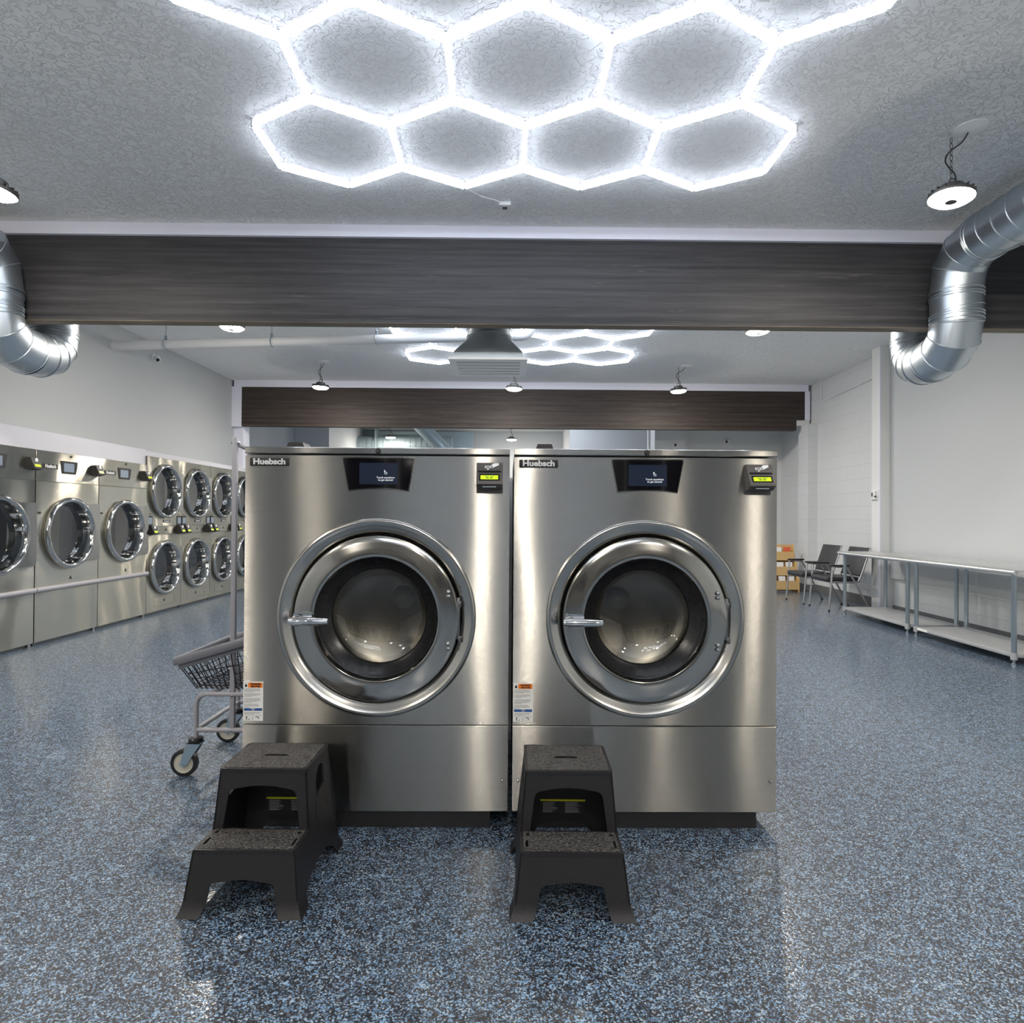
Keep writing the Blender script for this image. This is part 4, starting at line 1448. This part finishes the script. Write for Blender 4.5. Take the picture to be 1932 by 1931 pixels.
bx0, bx1, by0, by1 = -1.605, -1.150, 3.005, 3.555
rim = MB()
rp = [(bx0, by0), (bx1, by0), (bx1, by1), (bx0, by1)]
path = []
for (x, y), (dx, dy) in zip(rp, ((1, 1), (-1, 1), (-1, -1), (1, -1))):
    q = 0.03
    a = (x, y + dy * q) if dx * dy > 0 else (x + dx * q, y)
    b = (x + dx * q, y) if dx * dy > 0 else (x, y + dy * q)
    m_ = (x + dx * q * 0.3, y + dy * q * 0.3)
    path += [a, m_, b]
n = len(path)
prof = [(-0.012, -0.020), (0.012, -0.020), (0.016, -0.012), (0.016, 0.010), (0.010, 0.018), (-0.010, 0.018), (-0.016, 0.010), (-0.016, -0.012)]
loops = []
ccx, ccy = (bx0 + bx1) / 2, (by0 + by1) / 2
for (x, y) in path:
    d = Vector((x - ccx, y - ccy, 0))
    d = Vector((d.x / (bx1 - bx0), d.y / (by1 - by0), 0)).normalized()
    loops.append([rim.bm.verts.new(Vector((x, y, rimz(x))) + d * p[0] + Vector((0, 0, p[1]))) for p in prof])
for i in range(n):
    rim.bridge(loops[i], loops[(i + 1) % n])
add('rim', rim, 'cart_rim', cart)
lip = MB()
for y in (by0 + 0.012, by1 - 0.012):
    lip.plate([(bx0 + 0.02, rimz(bx0 + 0.02) - 0.042), (bx1 - 0.02, rimz(bx1 - 0.02) - 0.042), (bx1 - 0.02, rimz(bx1 - 0.02) - 0.015), (bx0 + 0.02, rimz(bx0 + 0.02) - 0.015)], [], lambda u, v, w, y=y: Vector((u, y + w, v)), 0.004)
for x in (bx0 + 0.012, bx1 - 0.016):
    lip.plate([(by0 + 0.02, rimz(x) - 0.042), (by1 - 0.02, rimz(x) - 0.042), (by1 - 0.02, rimz(x) - 0.015), (by0 + 0.02, rimz(x) - 0.015)], [], lambda u, v, w, x=x: Vector((x + w, u, v)), 0.004)
add('rim_flange', lip, 'cart_rim', cart)
bk = MB()
zb = 0.408
tx0, tx1, ty0, ty1 = bx0 + 0.015, bx1 - 0.015, by0 + 0.014, by1 - 0.014
gx0, gx1, gy0, gy1 = bx0 + 0.085, bx1 - 0.03, by0 + 0.045, by1 - 0.045
WR = 0.0026
nx = 14
for i in range(nx + 1):
    t = i / nx
    xt = tx0 + (tx1 - tx0) * t
    xb = gx0 + (gx1 - gx0) * t
    bk.tube([(xt, ty0, rimz(xt) - 0.02), (xb, gy0 - 0.008, zb + 0.012), (xb, gy0 + 0.006, zb), (xb, gy1 - 0.006, zb), (xb, gy1 + 0.008, zb + 0.012), (xt, ty1, rimz(xt) - 0.02)], WR, 5)
for i in range(14):
    t = (i + 0.5) / 14
    yt = ty0 + (ty1 - ty0) * t
    yb = gy0 + (gy1 - gy0) * t
    bk.tube([(tx0, yt, rimz(tx0) - 0.02), (gx0 - 0.008, yb, zb + 0.012), (gx0 + 0.006, yb, zb + 0.003), (gx1 - 0.006, yb, zb + 0.003), (gx1 + 0.008, yb, zb + 0.012), (tx1, yt, rimz(tx1) - 0.02)], WR, 5)
for f in (0.04, 0.16, 0.40, 0.60):
    pl = []
    for (xb, xt), (yb, yt) in (((gx0, tx0), (gy0, ty0)), ((gx1, tx1), (gy0, ty0)), ((gx1, tx1), (gy1, ty1)), ((gx0, tx0), (gy1, ty1))):
        x, y = xb + (xt - xb) * f, yb + (yt - yb) * f
        pl.append((x, y, zb + (rimz(xt) - 0.02 - zb) * f))
    pl = [Vector(p) for p in pl]
    pts = []
    for i in range(4):
        for k in range(3):
            pts.append(pl[i].lerp(pl[(i + 1) % 4], 0.03 + 0.47 * k))
    bk.tube(pts, 0.0026, 5, closed=True)
add('basket', bk, 'black_wire', cart)
for y, nm in ((3.045, 'near'), (3.515, 'far')):
    p = MB().box(-1.356, -1.333, y - 0.011, y + 0.011, 0.195, 1.605, 0.003)
    po = add('pole', p, 'cart_grey', cart)
    add('bolt', MB().sphere((-1.345, y - 0.012, 0.215), 0.006, 10, 6).sphere((-1.345, y - 0.012, 0.378), 0.006, 10, 6).sphere((-1.36, y, 1.578), 0.007, 10, 6).sphere((-1.329, y, 1.578), 0.009, 10, 6), 'chrome', po)
add('hanging_bar', MB().tube([(-1.340, 3.045, 1.578), (-1.326, 3.06, 1.566), (-1.322, 3.10, 1.560), (-1.322, 3.46, 1.560), (-1.326, 3.50, 1.566), (-1.340, 3.515, 1.578)], 0.010, 10), 'cart_grey', cart)

# ------------------------------------------------------------------ steel work tables
def make_table():
    """origin at floor, near-left corner; x depth 0..0.61, y length 0..1.5"""
    root = thing('work_table', '', 'table', (0, 0, 0), 0, 'steel folding tables')
    Lg, Dp, Ht = 1.49, 0.63, 0.812
    tp = MB().box(0.010, Dp, 0.0, Lg, Ht - 0.035, Ht - 0.006)
    tp.box(0.012, Dp, 0.0, Lg, Ht - 0.012, Ht, 0.002)
    tp.tube([(0.014, 0.0, Ht - 0.021), (0.014, Lg, Ht - 0.021)], 0.0215, 20)
    add('table_top', tp, 'table_steel', root)
    sh = MB().box(0.045, Dp - 0.03, 0.06, Lg - 0.06, 0.066, 0.098, 0.004)
    add('shelf', sh, 'shelf_steel', root)
    for x in (0.055, Dp - 0.05):
        for y in (0.075, Lg - 0.075):
            lg = add('leg', MB().cyl((x, y, 0.05), (x, y, Ht - 0.03), 0.0205, seg=20), 'leg_steel', root)
            add('socket', MB().lathe([(0.021, 0.105), (0.026, 0.104), (0.0265, 0.050), (0.022, 0.044), (0, 0.044)], (x, y, 0), 'Z', 20), 'shelf_steel', lg)
            add('foot', MB().lathe([(0.011, 0.048), (0.011, 0.02), (0.018, 0.014), (0.019, 0.0), (0, 0)], (x, y, 0), 'Z', 14), 'leg_steel', lg)
    return root


tb = make_table()
tb.location = (4.165, 5.44, 0)
tb['label'] = 'stainless steel work table nearest the viewer, running out of the right edge'
st2 = dup(tb, (4.17, 6.94, 0), 0, 'stainless steel work table in front of the white pilaster, beside the chairs')
add('sticker', MB().box(0.0435, 0.0455, 1.22, 1.38, 0.070, 0.094), 'paper_white', tb)


# ------------------------------------------------------------------ chairs (face -x, origin floor, between the front feet)
def make_chair():
    root = thing('armchair', '', 'chair', (0, 0, 0), 0, 'black waiting chairs')
    hwid = 0.275
    for s in (-1, 1):
        y = s * hwid
        add('front_leg', MB().tube([(0.0, y, 0.012), (0.045, y, 0.585), (0.06, y, 0.598), (0.24, y, 0.585)], 0.013, 8), 'chair_frame', root)
        add('rear_leg', MB().tube([(0.55, y, 0.012), (0.24, y, 0.585)], 0.013, 8), 'chair_frame', root)
        add('arm_pad', MB().box(0.02, 0.27, y - 0.022, y + 0.022, 0.600, 0.622, 0.008).xform(Matrix.Translation((0, 0, 0))), 'black_plastic', root)
        add('foot', MB().cyl((0.0, y, 0), (0.001, y, 0.02), 0.015, seg=10).cyl((0.551, y, 0), (0.549, y, 0.02), 0.015, seg=10), 'rubber', root)
        add('back_post', MB().tube([(0.05, y * 0.93, 0.385), (0.36, y * 0.93, 0.385), (0.405, y * 0.93, 0.40), (0.43, y * 0.93, 0.44), (0.565, y * 0.93, 0.835)], 0.012, 8), 'chair_frame', root)
    fr_ = MB().tube([(0.05, -hwid, 0.385), (0.05, hwid, 0.385)], 0.012, 8).tube([(0.36, -hwid, 0.385), (0.36, hwid, 0.385)], 0.012, 8)
    add('seat_frame', fr_, 'chair_frame', root)
    add('seat', MB().box(-0.01, 0.42, -0.235, 0.235, 0.392, 0.455, 0.02, 3), 'chair_vinyl', root)
    b = MB().box(-0.02, 0.02, -0.25, 0.25, -0.20, 0.20, 0.014, 3)
    b.xform(Matrix.Translation((0.505, 0, 0.655)) @ Matrix.Rotation(R(18.5), 4, 'Y'))
    add('backrest', b, 'chair_vinyl', root)
    return root


ch = make_chair()
ch.location = (4.14, 8.885, 0)
ch.rotation_euler[2] = R(1)
ch['label'] = 'black vinyl armchair with grey frame, directly behind the steel table'
dup(ch, (4.105, 9.575, 0), R(2), 'black vinyl armchair with grey frame, nearer the wooden brochure stand')

# ------------------------------------------------------------------ brochure stand
bs = thing('brochure_stand', 'light wood tiered brochure stand by the far wall behind the chairs', 'brochure stand', (4.44, 11.0, 0), 0)
side = MB()
prof = [(-0.20, 0.0), (-0.20, 0.24), (-0.12, 0.26), (-0.10, 0.50), (-0.02, 0.52), (0.02, 0.78), (0.05, 0.80), (0.08, 0.80), (0.08, 0.0)]
for x in (-0.27, 0.25):
    side.plate(prof, [], lambda u, v, w, x=x: Vector((x + w, u, v)), 0.02)
add('side_panel', side, 'birch_wood', bs)
add('back_panel', MB().plate(rrect(-0.25, 0.25, 0.03, 0.79, 0.05, 4), [], lambda u, v, w: Vector((u, 0.055 + w, v)), 0.02), 'birch_wood', bs)
for (y, z) in ((-0.195, 0.03), (-0.115, 0.26), (-0.03, 0.51)):
    add('pocket', MB().box(-0.25, 0.25, y, y + 0.015, z, z + 0.16).box(-0.25, 0.25, y, y + 0.075, z, z + 0.012), 'birch_wood', bs)
lcol = [('leaflet_blue', 'blue'), ('leaflet_white', 'white'), ('leaflet_red', 'red')]
for r_, (y, z) in enumerate(((-0.165, 0.045), (-0.085, 0.275), (-0.004, 0.525))):
    for q in range(3):
        mat, cn = lcol[q] if r_ == 2 else lcol[1]
        lf = add('brochure', MB().box(-0.055, 0.055, -0.004, 0.004, 0, 0.22).xform(Matrix.Rotation(R(-7), 4, 'X')), mat, None, (4.44 - 0.15 + q * 0.15, 11.0 + y, z))
        tag(lf, '%s brochure standing %s in the %s tier of the wooden stand' % (cn, ('at left', 'in the middle', 'at right')[q], ('bottom', 'middle', 'top')[r_]), 'brochure', 'brochures in the wooden stand')

# blue cart peeking out behind the right washing machine
bc = thing('rolling_cart', 'blue cart on casters, a sliver beside the right washing machine', 'cart', (4.16, 11.45, 0))
add('bin', MB().plate([(-0.36, 0.12), (0.20, 0.12), (0.23, 0.62), (-0.40, 0.62)], [], lambda u, v, w: Vector((u, w - 0.1, v)), 0.2), 'cart_blue', bc)
for x in (-0.25, 0.16):
    c = add('caster', MB().lathe([(0, -0.012), (0.03, -0.012), (0.04, -0.008), (0.04, 0.008), (0.03, 0.012), (0, 0.012)], (x, -0.05, 0.04), 'Y', 18), 'rubber', bc)
    add('caster_fork', MB().box(x - 0.015, x + 0.015, -0.07, -0.03, 0.04, 0.12), 'cart_blue', c)


# ------------------------------------------------------------------ small wall things
def dome_camera(label, loc, rz, look=R(35)):
    root = thing('dome_camera', label, 'security camera', loc, rz, 'white dome security cameras')
    add('mount', MB().lathe([(0, 0), (0.052, 0), (0.052, -0.018), (0.046, -0.024), (0, -0.024)], (0, 0, 0), 'Y', 24), 'white_plastic', root)
    bl = MB().sphere((0, -0.05, -0.012), 0.045, 20, 12)
    o = add('ball', bl, 'white_plastic', root)
    ln = MB().lathe([(0, -0.046), (0.016, -0.045), (0.024, -0.040), (0.024, -0.03)], (0, 0, 0), 'Y', 18)
    ln.xform(Matrix.Translation((0, -0.05, -0.012)) @ Matrix.Rotation(look, 4, 'X') @ Matrix.Rotation(R(-35), 4, 'Z'))
    add('camera_lens', ln, 'dark_lens', root)
    return root


dome_camera('white dome security camera high on the left wall under the drain pipe', (XL, 8.57, 3.33), RZ)
dome_camera('white dome security camera on the white nook wall above the right washing machine', (2.93, 12.0, 2.60), 0, R(20))
dome_camera('white dome security camera on the grey far wall right of the nook', (4.0, 12.4, 2.72), 0, R(30))
tm = thing('thermostat', 'white thermostat with a guard box on the white pilaster', 'thermostat', (4.80, 8.69, 1.555), -RZ)
add('back_plate', MB().box(-0.075, 0.075, -0.008, 0, -0.075, 0.075, 0.003), 'white_plastic', tm)
add('housing', MB().box(-0.055, 0.045, -0.035, -0.006, -0.06, 0.06, 0.006), 'white_plastic', tm)
add('display', MB().box(-0.035, 0.0, -0.037, -0.033, -0.02, 0.035), 'reader_grey', tm)
add('lock_knob', MB().sphere((0.05, -0.03, -0.02), 0.013, 12, 8), 'black_plastic', tm)
cd = thing('conduit', 'thin white conduit running along the upper right block wall to the corner', 'conduit', (XF, 9.8, 3.2))
add('pipe', MB().tube([(-0.012, -0.99, 0.06), (-0.012, 0.9, -0.02), (-0.012, 0.96, 0.0), (-0.012, 0.98, 0.06), (-0.012, 0.98, 0.339)], 0.011, 8), 'pipe_white', cd)
add('clamp', MB().box(-0.026, 0, 0.965, 0.995, 0.16, 0.18).box(-0.026, 0, -0.3, -0.27, 0.015, 0.045), 'pipe_white', cd)
cd2 = thing('conduit', 'thin grey conduit on the right wall beside the right silver duct', 'conduit', (XR - 0.045, 6.6, 3.2))
add('pipe', MB().tube([(-0.012, -2.6, 0.20), (-0.012, -0.4, 0.16), (-0.012, 1.2, 0.10)], 0.011, 8), 'pipe_white', cd2)
add('junction_box', MB().box(-0.05, 0, -0.45, -0.35, 0.12, 0.20, 0.004), 'pipe_white', cd2)

# grey duct at the far end
fd = thing('round_grey_duct', 'grey banded round duct at the back, seen over the left washing machine', 'duct', (-3.2, 16.6, 3.05))
mb = MB()
pts = [Vector((-1.30, 0.0, -0.7)), Vector((-1.30, 0, -0.35)), Vector((-1.24, 0, -0.15)), Vector((-1.1, 0, -0.04)), Vector((-0.95, 0, 0.0)), Vector((1.5, 0, 0.0))]
mb.tube(pts, 0.24, 32)
add('duct_section', mb, 'insulated_duct', fd, angle=50)
bn = MB()
for k in range(18):
    x = -0.95 + k * 0.14
    bn.tube([(x - 0.006, 0, 0), (x + 0.006, 0, 0)], 0.244, 28, caps=False)
add('bands', bn, 'leg_steel', fd)
add('branch', MB().tube([(0.75, -0.9, 0.45), (1.5, -0.9, -0.30)], 0.17, 28), 'insulated_duct', fd)
add('strap', MB().box(-0.46, -0.43, -0.25, 0.25, -0.1, 0.49), 'insulated_duct', fd)
add('back_plate', MB().box(-1.5, 2.0, 0.5, 0.52, -0.6, 0.44), 'insulated_duct', fd)
